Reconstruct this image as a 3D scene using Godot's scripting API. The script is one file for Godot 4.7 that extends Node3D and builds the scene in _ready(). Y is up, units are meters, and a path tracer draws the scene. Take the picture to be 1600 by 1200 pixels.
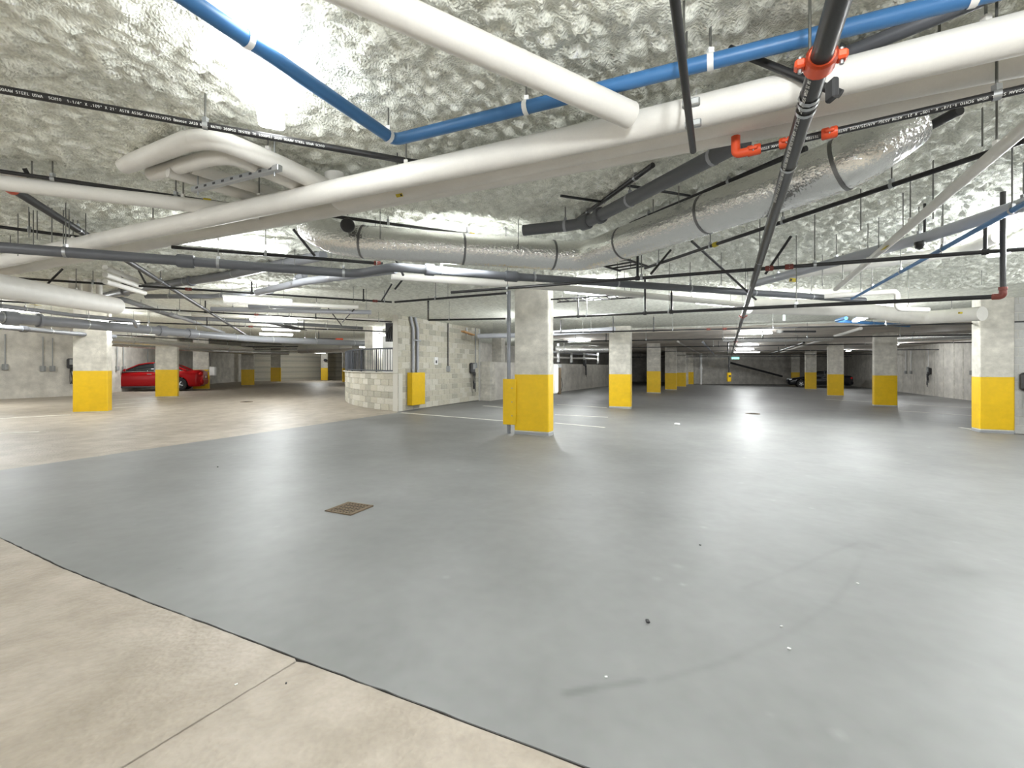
extends Node3D
# Underground parking garage: two wings that meet at an angle, sprayed ceiling, many pipes.
const FP := 730.0      # focal length in pixels of the 1600 x 1200 frame
const HZ := 575.0      # row of the horizon
const CH := 1.4        # lens height above the floor under it
const SL := 0.0124     # the floor falls to the right
const CEIL := 3.06
var D1 := Vector3(0.418, 0, -0.908)     # along the right-hand wing
var D2 := Vector3(-0.908, 0, -0.418)    # across it
var D4 := Vector3(-0.416, 0, -0.909)    # along the left-hand wing
var D3 := Vector3(0.909, 0, -0.416)     # across it
var M := {}
var taken := {}
var rng := RandomNumberGenerator.new()
var nz := FastNoiseLite.new()

func P(px: float, py: float, h: float) -> Vector3:
	var z := FP * (h - CH) / (HZ - py)
	return Vector3((px - 800.0) / FP * z, h, -z)
func F(px: float, py: float) -> Vector3:
	var z := FP * CH / (py - HZ - SL * (px - 800.0))
	var x := (px - 800.0) / FP * z
	return Vector3(x, -SL * x, -z)
func gy(x: float) -> float:
	return -SL * x
func up_at(base: Vector3, py: float) -> float:     # height that shows at row py above a point
	return CH + (HZ - py) / FP * -base.z

# ---------------------------------------------------------------- names, metas
func numbered(called: String) -> String:
	if not taken.has(called):
		taken[called] = 0
		return called
	taken[called] += 1
	return "%s_%03d" % [called, taken[called]]
func thing(called: String, label: String, category: String, at := Vector3.ZERO, group := "") -> Node3D:
	var o := Node3D.new()
	o.name = numbered(called)
	add_child(o)
	o.position = at
	o.set_meta("label", label)
	o.set_meta("category", category)
	if group != "":
		o.set_meta("group", group)
	return o
func struct(called: String, label := "", category := "") -> Node3D:
	var o := Node3D.new()
	o.name = numbered(called)
	add_child(o)
	o.set_meta("kind", "structure")
	if label != "":
		o.set_meta("label", label)
		o.set_meta("category", category)
	return o
func part(called: String, mesh: Mesh, m: Material, parent: Node3D, at := Vector3.ZERO, basis_ := Basis.IDENTITY, label := "") -> MeshInstance3D:
	var o := MeshInstance3D.new()
	o.name = called
	o.mesh = mesh
	o.material_override = m
	o.cast_shadow = GeometryInstance3D.SHADOW_CASTING_SETTING_ON
	parent.add_child(o, true)
	o.transform = Transform3D(basis_, at)
	if label != "":
		o.set_meta("label", label)
	return o

# ---------------------------------------------------------------- meshes
func mesh_of(v: PackedVector3Array, n: PackedVector3Array, uv: PackedVector2Array, ix: PackedInt32Array) -> ArrayMesh:
	var a := []
	a.resize(Mesh.ARRAY_MAX)
	a[Mesh.ARRAY_VERTEX] = v
	a[Mesh.ARRAY_NORMAL] = n
	a[Mesh.ARRAY_TEX_UV] = uv
	a[Mesh.ARRAY_INDEX] = ix
	var m := ArrayMesh.new()
	m.add_surface_from_arrays(Mesh.PRIMITIVE_TRIANGLES, a)
	return m

func fillet(pts: Array, rad: float) -> Array:
	if pts.size() < 3 or rad <= 0.0:
		return pts
	var out := [pts[0]]
	for i in range(1, pts.size() - 1):
		var p: Vector3 = pts[i]
		var a: Vector3 = pts[i - 1] - p
		var b: Vector3 = pts[i + 1] - p
		var d := minf(rad, minf(a.length(), b.length()) * 0.45)
		var pa := p + a.normalized() * d
		var pb := p + b.normalized() * d
		for k in 7:
			var t := k / 6.0
			out.append(pa.lerp(p, t).lerp(p.lerp(pb, t), t))
	out.append(pts[-1])
	return out

# swept tube; radii: one number or one per point
func tube(pts: Array, radii, sides := 14, caps := true) -> ArrayMesh:
	var v := PackedVector3Array()
	var n := PackedVector3Array()
	var uv := PackedVector2Array()
	var ix := PackedInt32Array()
	var last := pts.size() - 1
	var dir: Vector3 = (pts[1] - pts[0]).normalized()
	var u := dir.cross(Vector3.UP)
	if u.length() < 0.05:
		u = dir.cross(Vector3.RIGHT)
	u = u.normalized()
	var run := 0.0
	for i in pts.size():
		var d: Vector3
		if i == 0:
			d = pts[1] - pts[0]
		elif i == last:
			d = pts[i] - pts[i - 1]
		else:
			d = (pts[i + 1] - pts[i]).normalized() + (pts[i] - pts[i - 1]).normalized()
		d = d.normalized()
		u = (u - d * u.dot(d)).normalized()
		var w := d.cross(u)
		if i > 0:
			run += (pts[i] - pts[i - 1]).length()
		var r: float = radii if radii is float else radii[i]
		for k in sides + 1:
			var a := TAU * k / sides
			var q := u * cos(a) + w * sin(a)
			v.append(pts[i] + q * r)
			n.append(q)
			uv.append(Vector2(float(k) / sides * TAU * 0.1, run))
	for i in last:
		for k in sides:
			var a := i * (sides + 1) + k
			var b := a + sides + 1
			ix.append_array([a, b, a + 1, a + 1, b, b + 1])
	if caps:
		for e in [0, last]:
			var c := v.size()
			var d: Vector3 = (pts[0] - pts[1]).normalized() if e == 0 else (pts[last] - pts[last - 1]).normalized()
			v.append(pts[e]); n.append(d); uv.append(Vector2.ZERO)
			for k in sides + 1:
				v.append(v[e * (sides + 1) + k]); n.append(d); uv.append(Vector2.ZERO)
			for k in sides:
				if e == 0:
					ix.append_array([c, c + 1 + k, c + 2 + k])
				else:
					ix.append_array([c, c + 2 + k, c + 1 + k])
	return mesh_of(v, n, uv, ix)

# lathe about the y axis: profile of (radius, y)
func lathe(prof: Array, sides := 20) -> ArrayMesh:
	var st := SurfaceTool.new()
	st.begin(Mesh.PRIMITIVE_TRIANGLES)
	for i in prof.size() - 1:
		for k in sides:
			var a0 := TAU * k / sides
			var a1 := TAU * (k + 1) / sides
			var p00 := Vector3(prof[i].x * cos(a0), prof[i].y, prof[i].x * sin(a0))
			var p01 := Vector3(prof[i].x * cos(a1), prof[i].y, prof[i].x * sin(a1))
			var p10 := Vector3(prof[i + 1].x * cos(a0), prof[i + 1].y, prof[i + 1].x * sin(a0))
			var p11 := Vector3(prof[i + 1].x * cos(a1), prof[i + 1].y, prof[i + 1].x * sin(a1))
			for q in [p00, p10, p01, p01, p10, p11]:
				st.set_smooth_group(i)
				st.add_vertex(q)
	st.generate_normals()
	return st.commit()

# box with chamfered edges, centred
func cbox(size: Vector3, c := 0.01) -> ArrayMesh:
	var st := SurfaceTool.new()
	st.begin(Mesh.PRIMITIVE_TRIANGLES)
	st.set_smooth_group(-1)
	var h := size * 0.5
	c = minf(c, minf(h.x, minf(h.y, h.z)) * 0.6)
	var pt := func(s: Vector3, ax: int) -> Vector3:
		var q := Vector3(s.x * (h.x - c), s.y * (h.y - c), s.z * (h.z - c))
		q[ax] = s[ax] * h[ax]
		return q
	var tri := func(a: Vector3, b: Vector3, d: Vector3) -> void:
		var nn := (b - a).cross(d - a)
		var mid := (a + b + d) / 3.0
		if nn.dot(mid) > 0.0:
			st.add_vertex(a); st.add_vertex(d); st.add_vertex(b)
		else:
			st.add_vertex(a); st.add_vertex(b); st.add_vertex(d)
	for ax in 3:
		var b := (ax + 1) % 3
		var d := (ax + 2) % 3
		for s in [-1.0, 1.0]:
			var q := []
			for e in [[-1, -1], [1, -1], [1, 1], [-1, 1]]:
				var sg := Vector3.ZERO
				sg[ax] = s; sg[b] = e[0]; sg[d] = e[1]
				q.append(pt.call(sg, ax))
			tri.call(q[0], q[1], q[2]); tri.call(q[0], q[2], q[3])
		# edges between faces b and d, along ax
		for sb in [-1.0, 1.0]:
			for sd in [-1.0, 1.0]:
				var lo := Vector3.ZERO
				lo[ax] = -1; lo[b] = sb; lo[d] = sd
				var hi := lo
				hi[ax] = 1
				var e0: Vector3 = pt.call(lo, b)
				var e1: Vector3 = pt.call(hi, b)
				var e2: Vector3 = pt.call(hi, d)
				var e3: Vector3 = pt.call(lo, d)
				tri.call(e0, e1, e2); tri.call(e0, e2, e3)
	for sx in [-1.0, 1.0]:
		for sy in [-1.0, 1.0]:
			for sz in [-1.0, 1.0]:
				var s := Vector3(sx, sy, sz)
				tri.call(pt.call(s, 0), pt.call(s, 1), pt.call(s, 2))
	st.generate_normals()
	return st.commit()

func box(size: Vector3) -> BoxMesh:
	var b := BoxMesh.new()
	b.size = size
	return b
# polygon in plan (x, z) extruded between two levels; follow: top and bottom follow the floor's fall
func slab(poly: PackedVector2Array, y0: float, y1: float, follow := true, uvs := 1.0) -> ArrayMesh:
	var st := SurfaceTool.new()
	st.begin(Mesh.PRIMITIVE_TRIANGLES)
	st.set_smooth_group(-1)
	if Geometry2D.is_polygon_clockwise(poly):
		poly.reverse()
	var tri := Geometry2D.triangulate_polygon(poly)
	var lv := func(p: Vector2, y: float) -> Vector3:
		return Vector3(p.x, y + (gy(p.x) if follow else 0.0), p.y)
	for i in range(0, tri.size(), 3):
		var q := [poly[tri[i]], poly[tri[i + 1]], poly[tri[i + 2]]]
		var up: Array = [lv.call(q[0], y1), lv.call(q[1], y1), lv.call(q[2], y1)]
		if (up[1] - up[0]).cross(up[2] - up[0]).y > 0.0:
			q = [q[0], q[2], q[1]]
		for k in 3:
			st.set_uv(q[k] * uvs); st.add_vertex(lv.call(q[k], y1))
		for k in [0, 2, 1]:
			st.set_uv(q[k] * uvs); st.add_vertex(lv.call(q[k], y0))
	for i in poly.size():
		var a := poly[i]
		var b := poly[(i + 1) % poly.size()]
		for q in [[a, y0], [a, y1], [b, y1], [a, y0], [b, y1], [b, y0]]:
			st.set_uv(q[0] * uvs); st.add_vertex(lv.call(q[0], q[1]))
	st.generate_normals()
	return st.commit()

# basis with x along a direction in plan
func along(d: Vector3) -> Basis:
	var x := Vector3(d.x, 0, d.z).normalized()
	return Basis(x, Vector3.UP, x.cross(Vector3.UP))
# basis whose y axis points along d
func y_along(d: Vector3) -> Basis:
	var y := d.normalized()
	var x := y.cross(Vector3.FORWARD if absf(y.z) < 0.9 else Vector3.RIGHT).normalized()
	return Basis(x, y, x.cross(y))

# ---------------------------------------------------------------- materials
func noise_img(seed_: int, freq: float, octaves := 4, size := 512) -> PackedByteArray:
	var f := FastNoiseLite.new()
	f.noise_type = FastNoiseLite.TYPE_SIMPLEX_SMOOTH
	f.seed = seed_
	f.frequency = freq
	f.fractal_octaves = octaves
	var im := f.get_seamless_image(size, size)
	im.convert(Image.FORMAT_L8)
	return im.get_data()
# layers: [bytes, amount, tint]; colour = base * (1 + sum amount * (v - .5) * tint)
func mottle(base: Color, layers: Array, size := 512) -> Image:
	var out := PackedByteArray()
	out.resize(size * size * 3)
	var L := []
	for l in layers:
		L.append([l[0], l[1] * l[2].r / 255.0, l[1] * l[2].g / 255.0, l[1] * l[2].b / 255.0])
	for i in size * size:
		var r := 1.0
		var g := 1.0
		var b := 1.0
		for l in L:
			var v: float = l[0][i] - 128.0
			r += v * l[1]
			g += v * l[2]
			b += v * l[3]
		out[i * 3] = clampi(int(base.r * r * 255.0), 0, 255)
		out[i * 3 + 1] = clampi(int(base.g * g * 255.0), 0, 255)
		out[i * 3 + 2] = clampi(int(base.b * b * 255.0), 0, 255)
	return Image.create_from_data(size, size, false, Image.FORMAT_RGB8, out)
func normal_tex(bytes: PackedByteArray, strength: float, size := 512) -> ImageTexture:
	var im := Image.create_from_data(size, size, false, Image.FORMAT_L8, bytes)
	im.convert(Image.FORMAT_RGBA8)
	im.bump_map_to_normal_map(strength)
	return ImageTexture.create_from_image(im)
func plain(c: Color, rough := 0.6, metal := 0.0) -> StandardMaterial3D:
	var m := StandardMaterial3D.new()
	m.albedo_color = c
	m.roughness = rough
	m.metallic = metal
	return m
func textured(im: Image, rough: float, tile: float, world := true, normal: Texture2D = null, ns := 1.0, metal := 0.0) -> StandardMaterial3D:
	var m := StandardMaterial3D.new()
	m.albedo_texture = ImageTexture.create_from_image(im)
	m.roughness = rough
	m.metallic = metal
	m.uv1_triplanar = true
	m.uv1_world_triplanar = world
	m.uv1_scale = Vector3.ONE / tile
	if normal:
		m.normal_enabled = true
		m.normal_texture = normal
		m.normal_scale = ns
	return m
func c8(r: int, g: int, b: int) -> Color:
	return Color(r / 255.0, g / 255.0, b / 255.0)

func make_materials() -> void:
	var W := Color.WHITE
	var big := noise_img(1, 0.006, 4)
	var mid := noise_img(2, 0.02, 5)
	var fine := noise_img(3, 0.12, 3)
	var streak := noise_img(4, 0.05, 2)
	var n_fine := normal_tex(fine, 3.0)
	var n_mid := normal_tex(mid, 8.0)
	M.spray = textured(mottle(c8(234, 235, 224), [[big, 0.10, W], [mid, 0.22, Color(1, 1, 1.1)], [fine, 0.25, W]]), 0.95, 1.1, true, normal_tex(fine, 6.0), 0.7)
	M.column = textured(mottle(c8(200, 196, 186), [[big, 0.22, W], [mid, 0.18, W], [fine, 0.06, W]]), 0.85, 1.6, true, n_fine, 0.3)
	M.concrete = textured(mottle(c8(208, 204, 196), [[big, 0.20, W], [mid, 0.14, W], [fine, 0.05, W]]), 0.85, 3.2, true, n_fine, 0.3)
	M.slab_under = textured(mottle(c8(196, 188, 178), [[big, 0.16, W], [mid, 0.10, W], [fine, 0.05, W]]), 0.85, 4.0, true)
	M.bare = textured(mottle(c8(165, 155, 142), [[big, 0.16, Color(1, 1.1, 1.25)], [mid, 0.12, Color(1, 1.05, 1.15)], [fine, 0.07, W]]), 0.5, 2.6, true, n_fine, 0.25)
	M.yellow = textured(mottle(c8(226, 184, 4), [[big, 0.06, W], [mid, 0.05, W], [fine, 0.03, W]]), 0.45, 1.2, true, n_fine, 0.2)
	M.base_grey = plain(c8(150, 152, 155), 0.6)
	var tones := [c8(188, 183, 168), c8(202, 198, 186), c8(172, 168, 155), c8(194, 189, 173)]
	for i in 4:
		M["block%d" % i] = textured(mottle(tones[i], [[mid, 0.12, W], [fine, 0.16, W]], 512), 0.9, 0.8, true, n_fine, 0.6)
	M.mortar = plain(c8(210, 207, 198), 0.95)
	M.white_block = textured(mottle(c8(188, 187, 183), [[mid, 0.08, W], [fine, 0.10, W]]), 0.9, 0.8, true, n_fine, 0.6)
	M.jacket = textured(mottle(c8(222, 219, 213), [[big, 0.05, W], [fine, 0.03, W]]), 0.55, 1.0, true, n_mid, 0.12)
	M.pvc = plain(c8(126, 128, 133), 0.42)
	M.pvc_dark = plain(c8(96, 98, 103), 0.42)
	M.pvc_light = plain(c8(166, 168, 175), 0.42)
	M.black = plain(c8(34, 33, 34), 0.38)
	M.dark = plain(c8(52, 52, 54), 0.5)
	M.rod = plain(c8(120, 120, 116), 0.4, 0.8)
	M.galv = plain(c8(176, 178, 180), 0.38, 0.85)
	M.blue = plain(c8(58, 108, 158), 0.4)
	M.orange = plain(c8(206, 74, 34), 0.45)
	M.red_dull = plain(c8(120, 56, 46), 0.5)
	M.ink = plain(c8(225, 225, 220), 0.6)
	M.label = plain(c8(196, 174, 40), 0.6)
	M.label_dark = plain(c8(44, 42, 30), 0.6)
	M.white = plain(c8(232, 232, 230), 0.5)
	M.grey_box = plain(c8(150, 152, 152), 0.5)
	M.rail = plain(c8(62, 66, 74), 0.5)
	M.line = plain(c8(226, 224, 216), 0.6)
	M.rust = plain(c8(112, 96, 76), 0.7, 0.2)
	M.dirt = plain(c8(36, 32, 28), 0.95)
	M.wood = plain(c8(206, 160, 112), 0.8)
	var crinkle := noise_img(9, 0.035, 3)
	var foil := textured(mottle(c8(236, 236, 234), [[mid, 0.06, W], [fine, 0.05, W]]), 0.24, 0.7, false, normal_tex(crinkle, 9.0), 0.7, 0.88)
	M.foil = foil
	M.foil_seam = plain(c8(120, 120, 120), 0.4, 0.6)
	M.lens = plain(Color(1, 1, 1), 0.4)
	M.lens.emission_enabled = true
	M.lens.emission = Color(0.972, 0.986, 0.988)
	M.lens.emission_energy_multiplier = 9.0
	M.exit_glow = plain(Color(0.8, 0.95, 0.9), 0.4)
	M.exit_glow.emission_enabled = true
	M.exit_glow.emission = Color(0.55, 0.95, 0.85)
	M.exit_glow.emission_energy_multiplier = 0.9
	M.car_red = plain(c8(136, 8, 12), 0.3)
	M.car_red.metallic_specular = 0.3
	M.car_dark = plain(c8(10, 11, 17), 0.18)
	M.car_dark.metallic_specular = 0.35
	M.glass = plain(c8(24, 27, 30), 0.05)
	M.tyre = plain(c8(24, 24, 25), 0.8)
	M.rim = plain(c8(200, 202, 205), 0.3, 0.7)
	M.lamp_red = plain(c8(170, 20, 22), 0.15)
	M.lamp_clear = plain(c8(225, 228, 232), 0.12)
	M.chrome = plain(c8(210, 212, 215), 0.15, 0.95)
	M.coated = coated_floor(big, mid, fine)

# grey traffic coating, one picture over 32 m of floor, with the scuffs the photograph shows
func coated_floor(big: PackedByteArray, mid: PackedByteArray, fine: PackedByteArray) -> StandardMaterial3D:
	var S := 1536
	var metres := 32.0
	var val := PackedFloat32Array()
	val.resize(S * S)
	for y in S:
		var yb := ((y / 3) % 512) * 512
		var ym := (y % 512) * 512
		for x in S:
			val[y * S + x] = 1.0 + (big[yb + (x / 3) % 512] - 128) * 0.00062 + (mid[ym + x % 512] - 128) * 0.00042 + (fine[ym + x % 512] - 128) * 0.00022
	var dab := func(p: Vector3, r_m: float, amt: float) -> void:
		var cx := (p.x + 14.0) / metres * S
		var cy := -p.z / metres * S
		var r := maxf(r_m / metres * S, 0.8)
		for yy in range(int(cy - r - 1), int(cy + r + 2)):
			for xx in range(int(cx - r - 1), int(cx + r + 2)):
				if xx < 0 or yy < 0 or xx >= S or yy >= S:
					continue
				var d := Vector2(xx + 0.5 - cx, yy + 0.5 - cy).length() / r
				if d < 1.0:
					val[yy * S + xx] *= 1.0 + amt * (1.0 - d)
	for arc in [[[1340, 848], [1300, 862], [1240, 890], [1160, 920]], [[1352, 862], [1330, 905], [1300, 945], [1230, 990], [1130, 1035], [1020, 1065]], [[1010, 1062], [930, 1075], [880, 1085]]]:
		for i in arc.size() - 1:
			for k in 60:
				var t := k / 60.0
				dab.call(F(lerpf(arc[i][0], arc[i + 1][0], t), lerpf(arc[i][1], arc[i + 1][1], t)), 0.035, -0.011)
	for s in [[1190, 795, 0.10], [1445, 800, 0.16], [1500, 895, 0.2], [1260, 720, 0.3], [1340, 852, 0.12], [1300, 785, 0.12], [1040, 735, 0.2], [1010, 805, 0.12], [1530, 775, 0.2], [1200, 770, 0.2], [560, 785, 0.12], [290, 795, 0.10]]:
		for k in 14:
			dab.call(F(s[0] + rng.randf_range(-30, 30), s[1] + rng.randf_range(-5, 5)), s[2] * rng.randf_range(0.3, 1.3), -0.016)
	for k in 260:
		dab.call(Vector3(rng.randf_range(-5, 12), 0, -rng.randf_range(1.6, 14)), rng.randf_range(0.012, 0.05), rng.randf_range(-0.10, 0.16))
	var out := PackedByteArray()
	out.resize(S * S * 3)
	for i in S * S:
		var v := val[i]
		out[i * 3] = clampi(int(126.0 * v), 0, 255)
		out[i * 3 + 1] = clampi(int(126.5 * v), 0, 255)
		out[i * 3 + 2] = clampi(int(126.0 * v), 0, 255)
	var m := StandardMaterial3D.new()
	m.albedo_texture = ImageTexture.create_from_image(Image.create_from_data(S, S, false, Image.FORMAT_RGB8, out))
	m.uv1_scale = Vector3.ONE
	m.roughness = 0.5
	return m

# ---------------------------------------------------------------- pipes
# o: fil fillet radius, hang spacing of hangers (0 none), off first hanger, seam spacing of jacket seams,
#    coup [[fraction, material, size]], sprig [[fraction, length]], sides
func pipe(called: String, label: String, category: String, pts: Array, r: float, m: Material, o := {}) -> Node3D:
	var root := thing(called, label, category, pts[0], o.get("group", ""))
	var rel := []
	for p in pts:
		rel.append(p - pts[0])
	var path: Array = fillet(rel, o.get("fil", r * 2.2))
	var sides: int = o.get("sides", 16)
	part(o.get("part", "pipe_run"), tube(path, r, sides), m, root)
	var total := 0.0
	for i in path.size() - 1:
		total += (path[i + 1] - path[i]).length()
	var at := func(s: float) -> Array:
		for i in path.size() - 1:
			var l: float = (path[i + 1] - path[i]).length()
			if s <= l or i == path.size() - 2:
				return [path[i].lerp(path[i + 1], clampf(s / l, 0, 1)), (path[i + 1] - path[i]).normalized()]
			s -= l
		return [path[0], Vector3.RIGHT]
	if o.get("hang", 0.0) > 0.0:
		var s: float = o.get("off", 0.5)
		while s < total - 0.1:
			var q: Array = at.call(s)
			if absf(q[1].y) < 0.4:
				hanger(root, q[0], q[1], r, o.get("top", CEIL), o.get("hmat", M.jacket if m == M.jacket else M.galv))
			s += o.hang
	if o.get("seam", 0.0) > 0.0:
		var s: float = o.get("soff", 0.4)
		while s < total - 0.05:
			var q: Array = at.call(s)
			part("jacket_seam", tube([q[0] - q[1] * 0.012, q[0] + q[1] * 0.012], r * 1.018, sides, false), o.get("smat", m), root)
			s += o.seam
	for c in o.get("coup", []):
		var q: Array = at.call(c[0] * total)
		coupling(root, q[0], q[1], r, c[1], c[2])
	for c in o.get("sprig", []):
		var q: Array = at.call(c[0] * total)
		var st := part("sprig", tube([q[0], q[0] + Vector3(0, c[1], 0)], r * 0.8, 8), m, root)
		var head: Vector3 = q[0] + Vector3(0, c[1], 0)
		part("sprinkler_head", lathe([Vector2(0.0, 0.0), Vector2(0.012, 0.0), Vector2(0.012, 0.012), Vector2(0.006, 0.02), Vector2(0.006, 0.05), Vector2(0.02, 0.052), Vector2(0.0, 0.056)], 10), M.rust, st, Vector3(head))
		coupling(root, q[0], q[1], r, m, 0.05)
	return root
func hanger(root: Node3D, p: Vector3, d: Vector3, r: float, top: float, m: Material) -> void:
	if m != M.jacket:
		part("hanger_ring", tube([p - d * 0.014, p + d * 0.014], r + 0.004, 12, false), m, root)
	var y := top - (root.position.y)
	var a := p + Vector3(0, r, 0)
	if y - a.y > 0.02:
		part("hanger_rod", tube([a, Vector3(p.x, y + 0.01, p.z)], 0.0055, 6, false), M.rod, root)
		part("hanger_nut", box(Vector3(0.026, 0.03, 0.026)), m, root, a + Vector3(0, 0.012, 0))
func coupling(root: Node3D, p: Vector3, d: Vector3, r: float, m: Material, size: float) -> void:
	var c := part("coupling", tube([p - d * size * 0.5, p - d * size * 0.42, p + d * size * 0.42, p + d * size * 0.5], [r * 1.12 + 0.002, r * 1.3 + 0.004, r * 1.3 + 0.004, r * 1.12 + 0.002], 16), m, root)
	if m == M.orange or m == M.red_dull:
		var side := d.cross(Vector3.UP).normalized()
		if d.cross(Vector3.UP).length() < 0.1:
			side = Vector3.RIGHT
		for s in [-1.0, 1.0]:
			var e: Vector3 = p + side * s * (r * 1.3 + r * 0.45)
			part("bolt_ear", cbox(Vector3(r * 1.0, r * 0.9, size * 0.6), r * 0.2), m, c, e, Basis(side, d.cross(side), d))
			part("bolt", tube([e - d.cross(side) * r * 0.8, e + d.cross(side) * r * 0.8], r * 0.2, 8), M.galv, c)
# white stencilled lettering that runs along a straight pipe, on the side that faces "face"
func lettering(root: Node3D, text: String, from: Vector3, d: Vector3, face: Vector3, r: float, cap: float) -> void:
	var t := TextMesh.new()
	var f := SystemFont.new()
	f.font_names = PackedStringArray(["Droid Sans Mono"])
	t.font = f
	t.text = text
	t.font_size = 32
	t.pixel_size = cap / 23.0
	t.depth = 0.0006
	t.curve_step = 4.0
	t.horizontal_alignment = HORIZONTAL_ALIGNMENT_LEFT
	var n := (face - d * face.dot(d)).normalized()
	part("stencilled_lettering", t, M.ink, root, from - d * t.get_aabb().position.x - root.position + n * (r + 0.001), Basis(d, n.cross(d), n), "white stencilled pipe lettering")
func sticker(root: Node3D, p: Vector3, d: Vector3, face: Vector3, r: float, w: float, h: float) -> void:
	var n := (face - d * face.dot(d)).normalized()
	var s := part("pipe_label", cbox(Vector3(w, h, 0.004), 0.001), M.label, root, p - root.position + n * (r + 0.001), Basis(d, n.cross(d), n), "small yellow pipe label")
	part("label_arrow", cbox(Vector3(w * 0.25, h * 0.6, 0.003), 0.0005), M.label_dark, s, Vector3(-w * 0.3, 0, 0.002))

# the point at column px on the straight run a..b
func on_run(a: Vector3, b: Vector3, px: float) -> Vector3:
	var k := (px - 800.0) / FP
	return a.lerp(b, (-k * a.z - a.x) / ((b.x + k * b.z) - (a.x + k * a.z)))
# the point at row py on the straight run a..b
func on_row(a: Vector3, b: Vector3, py: float) -> Vector3:
	var k := (HZ - py) / FP
	return a.lerp(b, (-k * a.z - (a.y - CH)) / ((b.y + k * b.z) - (a.y + k * a.z)))

# ---------------------------------------------------------------- structure
func wall_box(called: String, a: Vector3, b: Vector3, h0: float, h1: float, thick: float, m: Material, away: Vector3, label := "", cat := "wall") -> Node3D:
	# a..b is the visible face in plan; the wall's thickness goes towards "away"
	var d := (b - a); d.y = 0.0
	var n := d.cross(Vector3.UP).normalized()
	if n.dot(away) < 0.0:
		n = -n
	var s := struct(called, label, cat) if label != "" else struct(called)
	var mid := (a + b) * 0.5 + n * thick * 0.5
	part("wall_panel", cbox(Vector3(d.length() + 0.02, h1 - h0, thick), 0.01), m, s, Vector3(mid.x, (h0 + h1) * 0.5, mid.z), along(d))
	return s

func block_wall(s: Node3D, a: Vector3, d: Vector3, length: float, y0: float, y1: float, thick: float, out_n: Vector3, mats: Array, seed_: int, odd := 0) -> void:
	# core with recessed joints and one part for each block; the face with blocks is at a, normal out_n
	var bw := 0.40
	var bh := 0.203
	var rows := int(ceil((y1 - y0) / bh))
	bh = (y1 - y0) / rows
	var mid := a + d * length * 0.5 - out_n * (thick * 0.5 + 0.006)
	part("mortar_core", box(Vector3(length - 0.01, y1 - y0, thick - 0.012)), M.mortar, s, Vector3(mid.x, (y0 + y1) * 0.5, mid.z), along(d))
	var full := cbox(Vector3(bw - 0.011, bh - 0.011, thick * 0.5), 0.006)
	var shapes := {}
	var r := RandomNumberGenerator.new()
	r.seed = seed_
	for j in rows:
		var x := 0.0 if (j + odd) % 2 == 0 else -bw * 0.5
		while x < length - 0.01:
			var x0 := maxf(x, 0.0)
			var x1 := minf(x + bw, length)
			var w := x1 - x0
			x += bw
			if w < 0.04:
				continue
			var ms: Mesh = full
			if absf(w - bw) > 0.001:
				var key := int(w * 1000)
				if not shapes.has(key):
					shapes[key] = cbox(Vector3(w - 0.011, bh - 0.011, thick * 0.5), 0.006)
				ms = shapes[key]
			var p := a + d * (x0 + w * 0.5) - out_n * (thick * 0.25 + r.randf_range(-0.0015, 0.0015))
			part("block", ms, mats[r.randi() % mats.size()], s, Vector3(p.x, y0 + (j + 0.5) * bh, p.z), along(d))

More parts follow.
